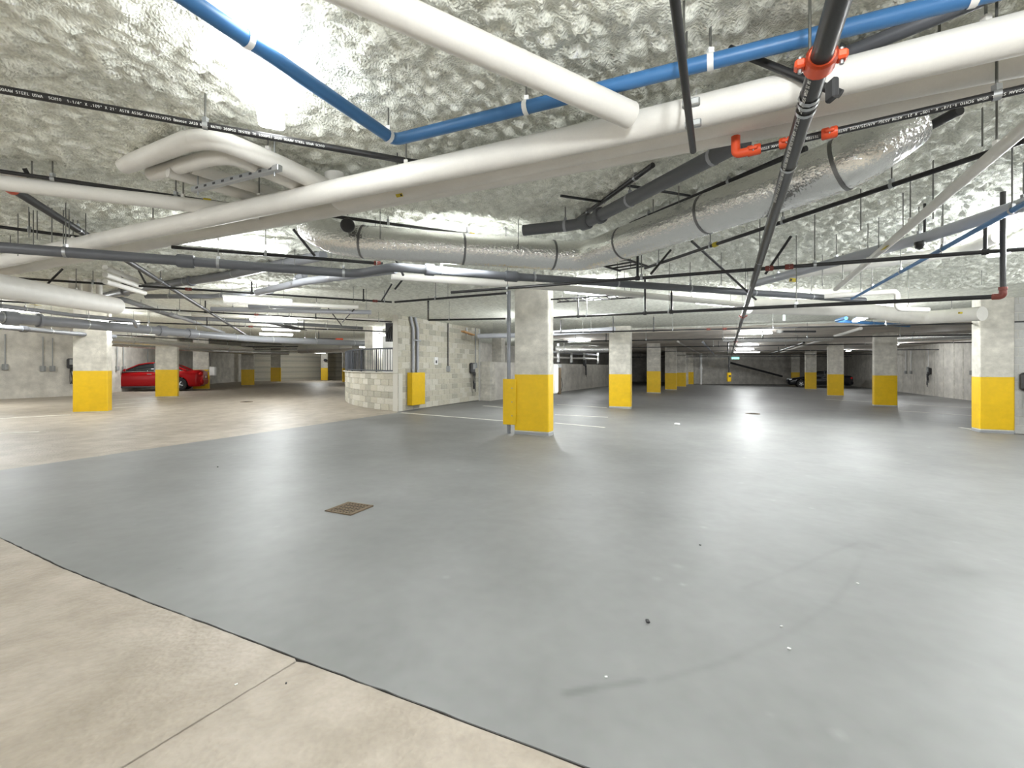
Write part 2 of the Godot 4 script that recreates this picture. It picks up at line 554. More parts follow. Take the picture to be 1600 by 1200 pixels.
func make_floor() -> void:
	var f := struct("floor", "grey coated and bare beige concrete garage floor", "floor")
	part("subgrade", slab(PackedVector2Array([Vector2(-62, 9), Vector2(62, 9), Vector2(62, -72), Vector2(-62, -72)]), -0.5, -0.005), M.dirt, f)
	var l1 := []     # joint between the coating and the bare slab in front
	for q in [[0, 840], [50, 864], [100, 888], [230, 940], [350, 985], [480, 1035], [600, 1080], [740, 1133]]:
		var w := F(q[0], q[1])
		l1.append(Vector2(w.x, w.z))
	l1.insert(0, Vector2(-6.93, -5.13))
	l1.append(Vector2(14, 4.7))
	var l2 := [Vector2(-6.93, -5.13), Vector2(-6.6, -6.0), Vector2(-5.1, -9.9), Vector2(-3.5, -14.15)]
	var fine := func(line: Array, amp: float, side: float) -> PackedVector2Array:
		var out := PackedVector2Array()
		for i in line.size() - 1:
			var n := int(clampf((line[i + 1] - line[i]).length() / 0.07, 1, 60))
			var nn: Vector2 = (line[i + 1] - line[i]).orthogonal().normalized()
			for k in n:
				var p: Vector2 = line[i].lerp(line[i + 1], float(k) / n)
				out.append(p + nn * (side + amp * nz.get_noise_2d(p.x * 900.0, p.y * 900.0 + side * 9000.0)))
		out.append(line[-1])
		return out
	var g := PackedVector2Array()
	var e1: PackedVector2Array = fine.call(l1, 0.008, 0.006)
	var e2: PackedVector2Array = fine.call(l2, 0.02, 0.0)
	e1.reverse()
	g.append_array(e1)
	e2.remove_at(0)
	g.append_array(e2)
	for q in [[-4.5, -24], [-4.5, -70], [60, -70], [60, 8], [14, 8]]:
		g.append(Vector2(q[0], q[1]))
	# texture coordinates: 32 m of floor from x = -14
	var gm := slab(g, -0.2, 0.0, true, 1.0 / 32.0)
	M.coated.uv1_offset = Vector3(14.0 / 32.0, 0, 0)
	M.coated.uv1_scale = Vector3(1, -1, 1)
	part("coated_slab", gm, M.coated, f, Vector3.ZERO, Basis.IDENTITY, "grey traffic-coated floor")
	# bare slabs
	var j := Vector2(F(462, 1034).x, F(462, 1034).z)
	var k := Vector2(F(300, 1133).x, F(300, 1133).z)
	var kx := k + (k - j).normalized() * 6.0
	var b1 := PackedVector2Array()
	var b2 := PackedVector2Array()
	var full: PackedVector2Array = fine.call(l1, 0.005, -0.006)
	var jj := (k - j).normalized()
	for p in full:
		if (p - j).dot(Vector2(1, 0.45)) < -0.012:
			b1.append(p)
		elif (p - j).dot(Vector2(1, 0.45)) > 0.012:
			b2.append(p)
	b1.append(j + jj.orthogonal() * 0.005)
	b1.append(kx + jj.orthogonal() * 0.005)
	b1.append_array([Vector2(-14, 8), Vector2(-30, 8), Vector2(-30, -5.13)])
	b2.append(Vector2(14, 8))
	b2.append(kx - jj.orthogonal() * 0.005)
	b2.append(j - jj.orthogonal() * 0.005)
	part("bare_slab", slab(b1, -0.2, 0.0), M.bare, f, Vector3.ZERO, Basis.IDENTITY, "bare beige concrete slab")
	part("bare_slab", slab(b2, -0.2, 0.0), M.bare, f, Vector3.ZERO, Basis.IDENTITY, "bare beige concrete slab")
	var bl := PackedVector2Array()
	e2 = fine.call(l2, 0.02, 0.0)
	for p in e2:
		bl.append(p)
	for q in [[-4.5, -24], [-4.5, -70], [-60, -70], [-60, -5.13]]:
		bl.append(Vector2(q[0], q[1]))
	part("bare_slab", slab(bl, -0.2, 0.0), M.bare, f, Vector3.ZERO, Basis.IDENTITY, "bare polished concrete slab")

func make_ceiling() -> void:
	var c := struct("ceiling", "pale sprayed-fibre insulation over the ceiling", "ceiling")
	part("deck", box(Vector3(130, 0.25, 84)), M.slab_under, c, Vector3(0, 3.36, -31))
	var n2 := FastNoiseLite.new()
	n2.seed = 77
	n2.noise_type = FastNoiseLite.TYPE_SIMPLEX_SMOOTH
	n2.frequency = 1.0
	n2.fractal_octaves = 3
	var sheet := func(x0: float, x1: float, z0: float, z1: float, step: float, amp: float, fade: bool) -> ArrayMesh:
		var nx := int((x1 - x0) / step)
		var nzz := int((z1 - z0) / step)
		var v := PackedVector3Array()
		var nn := PackedVector3Array()
		var uv := PackedVector2Array()
		var ix := PackedInt32Array()
		var hh := PackedFloat32Array()
		for j in nzz + 1:
			for i in nx + 1:
				var x := x0 + i * step
				var z := z0 + j * step
				var a := n2.get_noise_2d(x * 1.4, z * 1.4) * 0.5
				var b := absf(n2.get_noise_2d(x * 4.5 + 40.0, z * 4.5))
				var e := n2.get_noise_2d(x * 14.0, z * 14.0 + 90.0)
				var k := 1.0
				if fade:
					k = smoothstep(0.0, 0.5, minf(minf(x - x0, x1 - x), minf(z - z0, z1 - z)))
				hh.append(CEIL - amp * k * (a * 0.6 + b * 1.0 + e * 0.42))
		for j in nzz + 1:
			for i in nx + 1:
				v.append(Vector3(x0 + i * step, hh[j * (nx + 1) + i], z0 + j * step))
				var i0 := maxi(i - 1, 0)
				var i1 := mini(i + 1, nx)
				var j0 := maxi(j - 1, 0)
				var j1 := mini(j + 1, nzz)
				var dx := (hh[j * (nx + 1) + i1] - hh[j * (nx + 1) + i0]) / ((i1 - i0) * step)
				var dz := (hh[j1 * (nx + 1) + i] - hh[j0 * (nx + 1) + i]) / ((j1 - j0) * step)
				nn.append(Vector3(dx, -1, dz).normalized())
				uv.append(Vector2(x0 + i * step, z0 + j * step))
		for j in nzz:
			for i in nx:
				var a := j * (nx + 1) + i
				var b := a + nx + 1
				ix.append_array([a, b, a + 1, a + 1, b, b + 1])
		return mesh_of(v, nn, uv, ix)
	var near: MeshInstance3D = part("sprayed_insulation", sheet.call(-9.0, 10.0, -10.0, -1.2, 0.035, 0.072, true), M.spray, c)
	for q in [[-60.0, -9.0, -70.0, 8.0], [10.0, 60.0, -70.0, 8.0], [-9.0, 10.0, -70.0, -10.0], [-9.0, 10.0, -1.2, 8.0]]:
		part("sprayed_insulation", sheet.call(q[0], q[1] + 0.001, q[2], q[3] + 0.001, 0.2, 0.0 if q[0] < -50 or q[0] > 9 else 0.0, true), M.spray, c)
	# lower bare slab over the far part of the right-hand wing
	var e := P(1100, 511, 3.02)
	var a := e + D2 * 7.0
	var b := e - D2 * 14.0
	var far := D1 * 45.0
	var lo := struct("ceiling", "bare concrete slab of the lower ceiling in the far wing", "ceiling")
	part("lower_slab", slab(PackedVector2Array([Vector2(a.x, a.z), Vector2(b.x, b.z), Vector2(b.x + far.x, b.z + far.z), Vector2(a.x + far.x, a.z + far.z)]), 2.87, 3.2, false), M.slab_under, lo)
	# ragged end of the spray along the step
	var st := SurfaceTool.new()
	var ragged := []
	for i in 60:
		var p := a.lerp(b, i / 59.0)
		ragged.append(p)
	var v := PackedVector3Array()
	var nn := PackedVector3Array()
	var uv := PackedVector2Array()
	var ix := PackedInt32Array()
	for i in 60:
		var p: Vector3 = ragged[i]
		var dip := 0.05 + 0.035 * nz.get_noise_1d(i * 37.0) + 0.02 * sin(i * 1.7)
		for q in [[CEIL, -0.22], [CEIL - dip * 0.7, -0.12], [CEIL - dip, -0.02]]:
			v.append(Vector3(p.x, q[0], p.z) + D1 * q[1]); nn.append((-D1 + Vector3(0, -0.6, 0)).normalized()); uv.append(Vector2(i, q[1]))
	for i in 59:
		for q in 2:
			var o := i * 3 + q
			ix.append_array([o, o + 3, o + 1, o + 1, o + 3, o + 4])
	part("ragged_insulation_edge", mesh_of(v, nn, uv, ix), M.spray, lo)

func column(px: float, base_py: float, yellow_top: float, right_wing: bool, label: String, o := {}) -> Node3D:
	var w: float = o.get("w", 0.77)
	var dp: float = o.get("d", 0.30)
	var b := F(px, base_py)
	var d := D1 if right_wing else D4
	var x := -D2 if right_wing else D3
	var c := b + d * dp * 0.5
	var s := thing("column", label, "column", Vector3(c.x, gy(c.x), c.z), "concrete columns with yellow feet")
	var bs := Basis(x, Vector3.UP, x.cross(Vector3.UP))
	var top: float = o.get("top", CEIL) + 0.04 - s.position.y
	var yt := up_at(b, yellow_top) - s.position.y
	var band: float = o.get("base", 0.0)
	part("shaft", cbox(Vector3(w, top + 0.05, dp), 0.018), M.column, s, Vector3(0, top * 0.5 - 0.025, 0), bs)
	part("yellow_paint", cbox(Vector3(w + 0.006, yt - band, dp + 0.006), 0.02), M.yellow, s, Vector3(0, (yt + band) * 0.5, 0), bs, "yellow painted lower part")
	if band > 0.0:
		part("grey_base", cbox(Vector3(w + 0.008, band, dp + 0.008), 0.01), M.base_grey, s, Vector3(0, band * 0.5, 0), bs, "grey painted foot")
	return s

func fixture(p: Vector3, d: Vector3, label: String, e := 1.0, drop := 0.10) -> void:
	var t := thing("strip_light", label, "light", p, "ceiling strip lights")
	var bs := along(d)
	part("housing", cbox(Vector3(1.22, 0.05, 0.11), 0.01), M.white, t, Vector3(0, -0.025, 0), bs)
	var prof := []
	part("light_lens", cbox(Vector3(1.18, 0.055, 0.15), 0.022), M.lens, t, Vector3(0, -0.078, 0), bs, "glowing white diffuser")
	for s in [-0.45, 0.45]:
		part("hanger_rod", tube([bs.x * s, bs.x * s + Vector3(0, CEIL - p.y + 0.02, 0)], 0.004, 6, false), M.rod, t)
	var l := OmniLight3D.new()
	l.name = "strip_spill"
	l.omni_range = 60.0
	l.omni_attenuation = 2.0
	l.light_energy = 2.3 * e
	l.light_size = 0.1
	l.light_color = Color(0.972, 0.986, 0.988)
	l.shadow_enabled = true
	t.add_child(l)
	l.position = Vector3(0, -0.125 - l.light_size * 0.3, 0)

# ---------------------------------------------------------------- cars
func loft(rings: Array, closed_ends := true) -> ArrayMesh:
	var st := SurfaceTool.new()
	st.begin(Mesh.PRIMITIVE_TRIANGLES)
	st.set_smooth_group(0)
	var n: int = rings[0].size()
	for i in rings.size() - 1:
		for k in n:
			var a: Vector3 = rings[i][k]
			var b: Vector3 = rings[i][(k + 1) % n]
			var c: Vector3 = rings[i + 1][k]
			var d: Vector3 = rings[i + 1][(k + 1) % n]
			for q in [a, c, b, b, c, d]:
				st.add_vertex(q)
	if closed_ends:
		for e in [0, rings.size() - 1]:
			st.set_smooth_group(1 + e)
			var mid := Vector3.ZERO
			for q in rings[e]:
				mid += q / n
			for k in n:
				var a: Vector3 = rings[e][k]
				var b: Vector3 = rings[e][(k + 1) % n]
				if e == 0:
					st.add_vertex(mid); st.add_vertex(a); st.add_vertex(b)
				else:
					st.add_vertex(mid); st.add_vertex(b); st.add_vertex(a)
	st.index()
	st.generate_normals()
	return st.commit()
func interp(tab: Array, x: float) -> float:
	for i in tab.size() - 1:
		if x <= tab[i + 1][0]:
			var t := clampf((x - tab[i][0]) / (tab[i + 1][0] - tab[i][0]), 0, 1)
			t = lerpf(t, t * t * (3.0 - 2.0 * t), 0.6)
			return lerpf(tab[i][1], tab[i + 1][1], t)
	return tab[-1][1]
func car(called: String, label: String, at: Vector3, nose: Vector3, paint: Material) -> void:
	# x runs from the nose (-) to the tail (+)
	var t := thing(called, label, "car", at)
	var bs := along(-nose)
	t.basis = bs
	var L := 4.85
	var x0 := -L * 0.5
	var wheels := [-1.42, 1.40]
	var top := [[x0, 0.62], [x0 + 0.12, 0.74], [x0 + 0.5, 0.84], [-0.95, 0.98], [-0.5, 1.0], [1.2, 1.02], [1.6, 1.05], [2.25, 1.07], [2.42, 0.98]]
	var wid := [[x0, 0.62], [x0 + 0.2, 0.80], [x0 + 0.7, 0.90], [0.0, 0.915], [1.5, 0.91], [2.1, 0.86], [2.42, 0.72]]
	var rings := []
	var n := 98
	for i in n + 1:
		var x := x0 + L * i / n
		var yb := 0.21
		for wx in wheels:
			var d := absf(x - wx)
			if d < 0.385:
				yb = maxf(yb, 0.32 + sqrt(maxf(0.385 * 0.385 - d * d, 0.0)))
		if x < x0 + 0.1 or x > L * 0.5 - 0.1:
			yb = maxf(yb, 0.30)
		var yt := interp(top, x)
		var w := interp(wid, x)
		yb = minf(yb, yt - 0.1)
		var h := yt - yb
		var half := [Vector2(0.80, 0.0), Vector2(0.97, 0.02), Vector2(0.99, 0.15), Vector2(1.0, 0.45), Vector2(0.985, 0.7), Vector2(0.95, 0.88), Vector2(0.86, 0.97), Vector2(0.6, 1.0), Vector2(0.25, 1.01)]
		var ring := []
		for q in half:
			ring.append(Vector3(x, yb + h * q.y, w * q.x))
		for k in range(half.size() - 1, -1, -1):
			ring.append(Vector3(x, yb + h * half[k].y, -w * half[k].x))
		rings.append(ring)
	part("body", loft(rings), paint, t)
	# glasshouse, roof and pillars
	var roof := [[-1.05, 0.96], [-0.25, 1.36], [0.1, 1.44], [0.6, 1.455], [1.0, 1.40], [1.75, 1.05]]
	var g := []
	var rf := []
	for i in 41:
		var x := -1.05 + 2.8 * i / 40.0
		var yt := interp(roof, x)
		var k := clampf((yt - 0.95) / 0.5, 0.0, 1.0)
		var wb := 0.82
		var wt := lerpf(0.80, 0.60, k)
		var ring := []
		for q in [Vector2(wb, 0.93), Vector2(lerpf(wb, wt, 0.55), lerpf(0.93, yt, 0.6)), Vector2(wt, yt - 0.035 * k), Vector2(wt * 0.85, yt), Vector2(wt * 0.3, yt + 0.012 * k)]:
			ring.append(Vector3(x, q.y, q.x))
		for j in range(4, -1, -1):
			ring.append(Vector3(x, ring[j].y, -ring[j].z))
		g.append(ring)
		if x > -0.32 and x < 1.12:
			var r2 := []
			for q in [Vector2(wt + 0.012, yt - 0.045), Vector2(wt + 0.006, yt - 0.015), Vector2(wt * 0.86, yt + 0.012), Vector2(wt * 0.3, yt + 0.026)]:
				r2.append(Vector3(x, q.y, q.x))
			for j in range(3, -1, -1):
				r2.append(Vector3(x, r2[j].y, -r2[j].z))
			rf.append(r2)
	part("glasshouse", loft(g), M.glass, t, Vector3.ZERO, Basis.IDENTITY, "dark car windows")
	part("roof", loft(rf), paint, t)
	for s in [-1.0, 1.0]:
		part("pillar", tube([Vector3(-1.0, 0.97, 0.80 * s), Vector3(-0.3, 1.345, 0.65 * s), Vector3(0.1, 1.425, 0.615 * s)], 0.028, 8), paint, t)
		part("pillar", tube([Vector3(0.38, 0.96, 0.825 * s), Vector3(0.34, 1.425, 0.625 * s)], 0.03, 8), M.dark, t)
		part("pillar", tube([Vector3(1.72, 1.03, 0.79 * s), Vector3(1.3, 1.24, 0.72 * s), Vector3(0.95, 1.40, 0.63 * s)], [0.06, 0.06, 0.035], 8), paint, t)
		part("window_trim", tube([Vector3(-0.95, 0.985, 0.83 * s), Vector3(0.4, 1.01, 0.84 * s), Vector3(1.6, 1.04, 0.815 * s)], 0.012, 6), M.chrome, t)
		var mir := part("door_mirror", cbox(Vector3(0.12, 0.13, 0.17), 0.04), paint, t, Vector3(-0.78, 1.06, 0.95 * s))
		part("mirror_glass", box(Vector3(0.006, 0.1, 0.13)), M.chrome, mir, Vector3(0.06, 0, 0))
		for x in [-0.02, 0.98]:
			part("door_handle", cbox(Vector3(0.2, 0.03, 0.03), 0.012), M.chrome, t, Vector3(x + 0.2, 0.86, 0.905 * s))
		part("head_lamp", cbox(Vector3(0.42, 0.12, 0.16), 0.05), M.lamp_clear, t, Vector3(x0 + 0.28, 0.71, 0.70 * s), Basis(Vector3.UP, 0.42 * s))
		part("tail_lamp", cbox(Vector3(0.30, 0.16, 0.24), 0.05), M.lamp_red, t, Vector3(L * 0.5 - 0.16, 0.86, 0.66 * s), Basis(Vector3.UP, -0.35 * s))
		part("sill", cbox(Vector3(2.1, 0.07, 0.04), 0.015), M.dark, t, Vector3(0, 0.23, 0.885 * s))
	part("front_bumper", cbox(Vector3(0.16, 0.22, 1.5), 0.06), paint, t, Vector3(x0 + 0.05, 0.42, 0))
	part("grille", cbox(Vector3(0.05, 0.16, 0.8), 0.02), M.dark, t, Vector3(x0 + 0.0, 0.62, 0))
	part("rear_bumper", cbox(Vector3(0.16, 0.26, 1.56), 0.06), paint, t, Vector3(L * 0.5 - 0.05, 0.46, 0))
	part("number_plate", cbox(Vector3(0.02, 0.12, 0.32), 0.004), M.white, t, Vector3(L * 0.5 + 0.02, 0.70, 0))
	part("underbody", cbox(Vector3(4.2, 0.2, 1.45), 0.05), M.tyre, t, Vector3(0, 0.33, 0))
	var tyre := lathe([Vector2(0.20, -0.10), Vector2(0.30, -0.105), Vector2(0.335, -0.07), Vector2(0.335, 0.07), Vector2(0.30, 0.105), Vector2(0.20, 0.10)], 28)
	var rim := lathe([Vector2(0.205, -0.085), Vector2(0.205, 0.085), Vector2(0.185, 0.09), Vector2(0.175, 0.05), Vector2(0.0, 0.03)], 28)
	for wx in wheels:
		for s in [-1.0, 1.0]:
			var wb := Basis(Vector3.RIGHT, PI * 0.5 * s)
			var w := part("wheel", tyre, M.tyre, t, Vector3(wx, 0.335, 0.80 * s), wb)
			part("rim", rim, M.dark, w)
			for k in 5:
				var a := TAU * k / 5.0
				part("spoke", cbox(Vector3(0.05, 0.03, 0.17), 0.01), M.rim, w, Vector3(sin(a) * 0.11, 0.075, cos(a) * 0.11), Basis(Vector3.UP, a))
			part("hub", lathe([Vector2(0.05, 0.03), Vector2(0.05, 0.09), Vector2(0.0, 0.1)], 12), M.rim, w)

# ---------------------------------------------------------------- small wall things
func wall_conduit(p_top: Vector3, p_bot: Vector3, label: String, m: Material, group := "", r := 0.02) -> void:
	var t := thing("wall_conduit", label, "conduit", p_bot, group)
	part("conduit", tube([Vector3.ZERO, p_top - p_bot], r, 8), m, t)
	part("outlet_box", cbox(Vector3(0.16, 0.22, 0.12), 0.015), M.grey_box, t, Vector3(0, -0.08, 0))
func ev_charger(p: Vector3, face: Vector3, label: String, m: Material) -> void:
	var t := thing("car_charger", label, "car charger", p)
	var x := Vector3.UP.cross(face).normalized()
	var bs := Basis(x, Vector3.UP, face)
	part("body", cbox(Vector3(0.30, 0.42, 0.16), 0.05), m, t, face * 0.09, bs)
	part("front_panel", cbox(Vector3(0.2, 0.22, 0.03), 0.012), M.grey_box, t, face * 0.175 + Vector3(0, 0.06, 0), bs)
	part("holster", tube([face * 0.1 + Vector3(0, -0.2, 0), face * 0.2 + Vector3(0, -0.3, 0)], 0.045, 10), M.dark, t)
	for k in 3:
		var pts := []
		for i in 15:
			var a := i / 14.0
			var sx := (0.13 - 0.03 * k) * sin(a * PI) * (1.0 if k % 2 == 0 else -1.0)
			pts.append(face * (0.14 + 0.03 * k) + x * (lerpf(-0.08, 0.07, a) + sx * 0.6) + Vector3(0, -0.18 - (0.55 + 0.12 * k) * sin(a * PI), 0))
		part("cable_loop", tube(pts, 0.014, 6), M.dark, t)
	part("plug", tube([face * 0.2 + Vector3(0, -0.62, 0), face * 0.2 + Vector3(0, -0.85, 0)], [0.03, 0.04], 8), M.dark, t)
func floor_line(a: Vector3, b: Vector3, label: String, w := 0.09) -> void:
	var t := thing("floor_marking", label, "floor marking", (a + b) * 0.5, "painted parking lines")
	var d := b - a
	var bs := Basis(d.normalized(), d.normalized().cross(Vector3.UP).cross(d.normalized()).normalized(), Vector3.ZERO)
	bs.z = bs.x.cross(bs.y)
	part("painted_line", box(Vector3(d.length(), 0.004, w)), M.line, t, Vector3(0, 0.002, 0), bs)

# ================================================================ scene
func _ready() -> void:
	rng.seed = 11
	nz.seed = 5
	nz.frequency = 0.01
	var cam := Camera3D.new()
	cam.name = "camera"
	add_child(cam)
	cam.position = Vector3(0, CH, 0)
	cam.set_frustum(0.05 * 1200.0 / FP, Vector2(0, -0.05 * (600.0 - HZ) / FP), 0.05, 200.0)
	cam.current = true
	var we := WorldEnvironment.new()
	we.name = "environment"
	var env := Environment.new()
	env.background_mode = Environment.BG_COLOR
	env.background_color = Color(0.02, 0.02, 0.02)
	env.tonemap_mode = Environment.TONE_MAPPER_LINEAR
	env.tonemap_exposure = 1.65
	env.sdfgi_enabled = true
	env.ssao_enabled = true
	env.ssil_enabled = true
	we.environment = env
	add_child(we)
	make_materials()
	lights()
	make_floor()
	make_ceiling()
	walls()
	columns()
	pipes_white()
	pipes_near_black()
	pipes_plastic()
	ducts()
	branch_lines()
	far_services()
	core_things()
	left_wing_things()
	right_wing_things()
	floor_things()
	cars()

func lights() -> void:
	var h := 2.80
	var q := [
		[P(416, 90, 3.02), D4, "bright strip light above the long bend of blue pipe", 0.12],
		[P(365, 374, 2.96), D3, "strip light past the loop of white insulated pipes", 0.3],
		[P(1592, 372, 2.96), D1, "strip light near the block wall, over the tall black sprinkler drop", 1.4],
		[P(404, 464, h), D3, "strip light above the silver ducts of the left-hand wing", 1.0],
		[P(428, 497, h), D3, "strip light between grey drain pipes of the left-hand wing", 1.0],
		[P(432, 520, h), D3, "strip light past the grey drain pipes, towards the block back wall", 1.0],
		[P(14, 480, h), D3, "strip light over the grey drain pipe by the concrete side wall", 1.0],
		[P(240, 530, h), D3, "strip light over the parked red car", 0.8],
		[P(300, 545, h), D3, "strip light beyond the parked red car", 1.2],
		[P(1180, 518, 2.84), D2, "strip light fixed under the lower concrete ceiling", 1.3],
		[P(905, 531, 2.84), D2, "strip light beside the ramp parapet", 1.3],
		[P(1478, 525, 2.84), D1, "strip light by the stained concrete side wall", 1.2],
		[P(1175, 549, 2.84), D2, "small far strip light in front of the end wall", 1.0],
	]
	for a in q:
		fixture(a[0], a[1], a[2], a[3])
	# lamps added outside the frame to light column fronts and the near ceiling
	for p in [Vector3(2.2, h, 1.8), Vector3(-3.5, h, 2.5), Vector3(8.5, h, 2.0), Vector3(-8.5, h, -3.2), Vector3(13.0, h, -5.0), Vector3(0.6, h, -0.4), Vector3(6.0, h, -1.2), Vector3(-5.4, h, -0.6), Vector3(5.4, h, -4.3), Vector3(9.9, h, -7.2)]:
		fixture(p, D1, "added strip light outside the view that brightens the near bay", 1.15)
	# lamps added out of sight behind duct, pipes and column to brighten their surroundings
	fixture(P(700, 393, h), D3, "added strip light hidden above the large foil duct's straight run", 0.6)
	fixture(P(925, 452, 2.90), P(1300, 489, 2.67) - P(870, 449, 2.67), "added strip light hidden behind the white pipe near the centre column", 0.9)
	fixture(P(1120, 469.5, 2.90), P(1300, 489, 2.67) - P(870, 449, 2.67), "added strip light hidden behind the white pipe near the sprinkler main", 1.7)
	fixture(Vector3(0.95, h, -14.6), D1, "added strip light over the aisle just past the centre column", 2.0)
	fixture(P(1245, 478, 2.92), P(1330, 482, 2.66) - P(1170, 478, 2.66), "added strip light hidden above the fat white jacketed pipe", 1.5)
	fixture(Vector3(9.4, h, -12.6), D1, "added strip light over the aisle between the centre column and the block wall", 1.7)
	fixture(Vector3(-5.0, 2.8, -19.0), D1, "strip light inside the railed stair core", 0.35)
	var k := 0  # from here on, fill lamps added to lift the dark far wing and ramp
	for q2 in [[11.6, 22.5], [14.4, 28.5], [17.2, 34.5], [19.9, 40.5]]:
		fixture(Vector3(q2[0], 2.84, -q2[1]), D2, "added strip light of the far wing's aisle, number %s from the step in the ceiling" % ["one", "two", "three", "four"][k], 1.2)
		k += 1
	fixture(Vector3(22.5, 2.84, -27.5), D1, "added strip light over the bays past the streaked wall's charger", 1.2)
	fixture(Vector3(27.0, 2.84, -37.5), D1, "added strip light over the dark car", 0.8)
	fixture(Vector3(1.2, 2.84, -27), D1, "added strip light over the ramp behind the parapet", 1.2)
	fixture(Vector3(6.0, 2.84, -36), D1, "added strip light further up the ramp behind the parapet", 1.2)
	fixture(Vector3(-9.5, h, -30), D3, "added strip light between the far columns of the left-hand wing", 1.2)  # fill lamps added to brighten the left-hand wing, side wall and red car
	fixture(Vector3(-17, h, -41), D3, "added strip light before the block back wall", 1.3)
	fixture(Vector3(-11.5, h, -13.5), D3, "added strip light between the large column and the core's railing", 0.45)
	fixture(Vector3(-16.2, h, -14.0), D4, "added strip light beside the pale concrete side wall", 1.7)
	fixture(Vector3(-22.0, h, -28.0), D4, "added strip light between the side wall and the red car", 1.1)
	fixture(Vector3(-8.0, h, -16.2), D3, "added strip light before the curved block wall", 0.9)

func walls() -> void:
	var top := 3.3
	# side wall of the left-hand wing, then the rounded corner and the back wall
	var w := [Vector3(-8.5, 0, 6.0), F(0, 624), F(115, 618.5), F(325, 600)]
	for i in 3:
		wall_box("wall_left", w[i], w[i + 1], -0.3 + maxf(gy(w[i].x), gy(w[i + 1].x)) * 0.0, top, 0.3, M.concrete, Vector3(-1, 0, -0.3), "pale cast concrete side wall of the left-hand wing")
	var a := F(325, 600)
	var cr := struct("wall_corner", "rounded pale concrete wall corner past the red car", "wall")
	var pts := [F(325, 600), F(332, 599), F(345, 598), F(360, 597), F(376, 596)]
	for i in 4:
		var d: Vector3 = pts[i + 1] - pts[i]
		d.y = 0
		var mid: Vector3 = (pts[i] + pts[i + 1]) * 0.5
		part("curved_panel", cbox(Vector3(d.length() + 0.1, 3.6, 0.3), 0.01), M.concrete, cr, Vector3(mid.x, 1.5, mid.z) - Vector3(0, 0, 0.15), along(d))
	var bk := struct("wall_back", "brownish block back wall of the left-hand wing", "wall")
	var b0 := F(376, 596)
	var b1 := F(556, 592.5)
	var bd := b1 - b0
	bd.y = 0
	var bn := Vector3(-bd.z, 0, bd.x).normalized()
	if bn.z < 0:
		bn = -bn
	# courses of the far wall read as long bands only
	part("mortar_core", box(Vector3(bd.length(), 3.5, 0.3)), M.mortar, bk, Vector3((b0.x + b1.x) * 0.5, 1.55, (b0.z + b1.z) * 0.5) - bn * 0.18, along(bd))
	var n_rows := 14
	for j in n_rows:
		part("block_course", cbox(Vector3(bd.length(), 0.188, 0.1), 0.008), M["block%d" % ([0, 2, 3, 0, 2][j % 5])], bk, Vector3((b0.x + b1.x) * 0.5, 0.25 + 0.2 * j, (b0.z + b1.z) * 0.5) - bn * 0.05, along(bd))
	wall_box("wall_back", b1, b1 + Vector3(62, 0, -9), -0.8, top, 0.3, M.concrete, Vector3(0, 0, -1), "concrete wall closing the ramp well")
	# right-hand wing
	var r0 := F(1526, 627)
	var r1 := r0 + D1 * 34.0
	wall_box("wall_right", Vector3(18.2, 0, -12.0), r0, -0.8, top, 0.3, M.concrete, Vector3(1, 0, 0), "pale concrete side wall by the block wall")
	var rw := wall_box("wall_right", r0, r1, -0.9, top, 0.3, M.concrete, Vector3(1, 0, 0), "formed concrete side wall with dark vertical streaks")
	# dark board-mark ribs on the side wall
	for k in 9:
		var s: float = [0.6, 1.5, 2.6, 4.0, 5.3, 6.9, 8.8, 11.0, 14.0][k]
		var p := r0 + D1 * s
		part("board_mark", cbox(Vector3(0.10 + 0.05 * (k % 3), 3.2, 0.012), 0.004), M.column, rw, Vector3(p.x, 1.2, p.z) - Vector3(0.908, 0, 0.418) * 0.004, along(D1), "dark vertical form-board mark")
	var e0 := F(1085, 599.5)
	var e1 := F(1325, 601)
	wall_box("wall_end", e0, e1, -1.0, top, 0.3, M.concrete, Vector3(0, 0, -1), "plain grey concrete end wall of the far wing")
	var hp := thing("handrail", "dark handrail sloping down across the end wall", "handrail", (e0 + e1) * 0.5)
	part("rail", tube([P(1142, 567, 1.4 + (575 - 567) / FP * 47.0) - hp.position, P(1222, 588, 1.4 + (575 - 588) / FP * 48.5) - hp.position], 0.1, 8), M.dark, hp)
	wall_box("wall_end", e0, F(1046, 603.5), -1.0, top, 0.3, M.concrete, Vector3(-1, 0, 0), "short concrete return wall behind the row of columns")
	# ramp parapet and the wall behind it
	var p0 := F(768, 626)
	var p1 := p0 + D1 * 29.0
	var pw := wall_box("wall_parapet", p0, p1, -0.6, 1.66, 0.22, M.concrete, D2, "chest-high pale concrete parapet beside the ramp")
	part("end_pier", cbox(Vector3(0.55, 2.3, 0.5), 0.015), M.column, pw, Vector3(p0.x, 0.52, p0.z) + D2 * 0.26 + D1 * 0.1, along(D2))
	wall_box("wall_ramp", F(748, 626) + D2 * 5.0, F(748, 626) + D2 * 5.0 + D1 * 40.0, -0.8, top, 0.3, M.concrete, D2, "concrete wall on the far side of the ramp")
	# closing walls behind the lens
	wall_box("wall_rear", Vector3(-8.5, 0, 6.0), Vector3(-8.5, 0, 8.4), -0.6, top, 0.3, M.concrete, Vector3(-1, 0, 0), "concrete wall at the rear corner")
	wall_box("wall_rear", Vector3(-9, 0, 8.2), Vector3(18.5, 0, 8.2), -0.8, top, 0.3, M.concrete, Vector3(0, 0, 1), "concrete wall behind the near bay")
	wall_box("wall_rear", Vector3(18.0, 0, 8.3), Vector3(18.0, 0, -7.8), -0.8, top, 0.3, M.concrete, Vector3(1, 0, 0), "concrete wall beside the near bay")
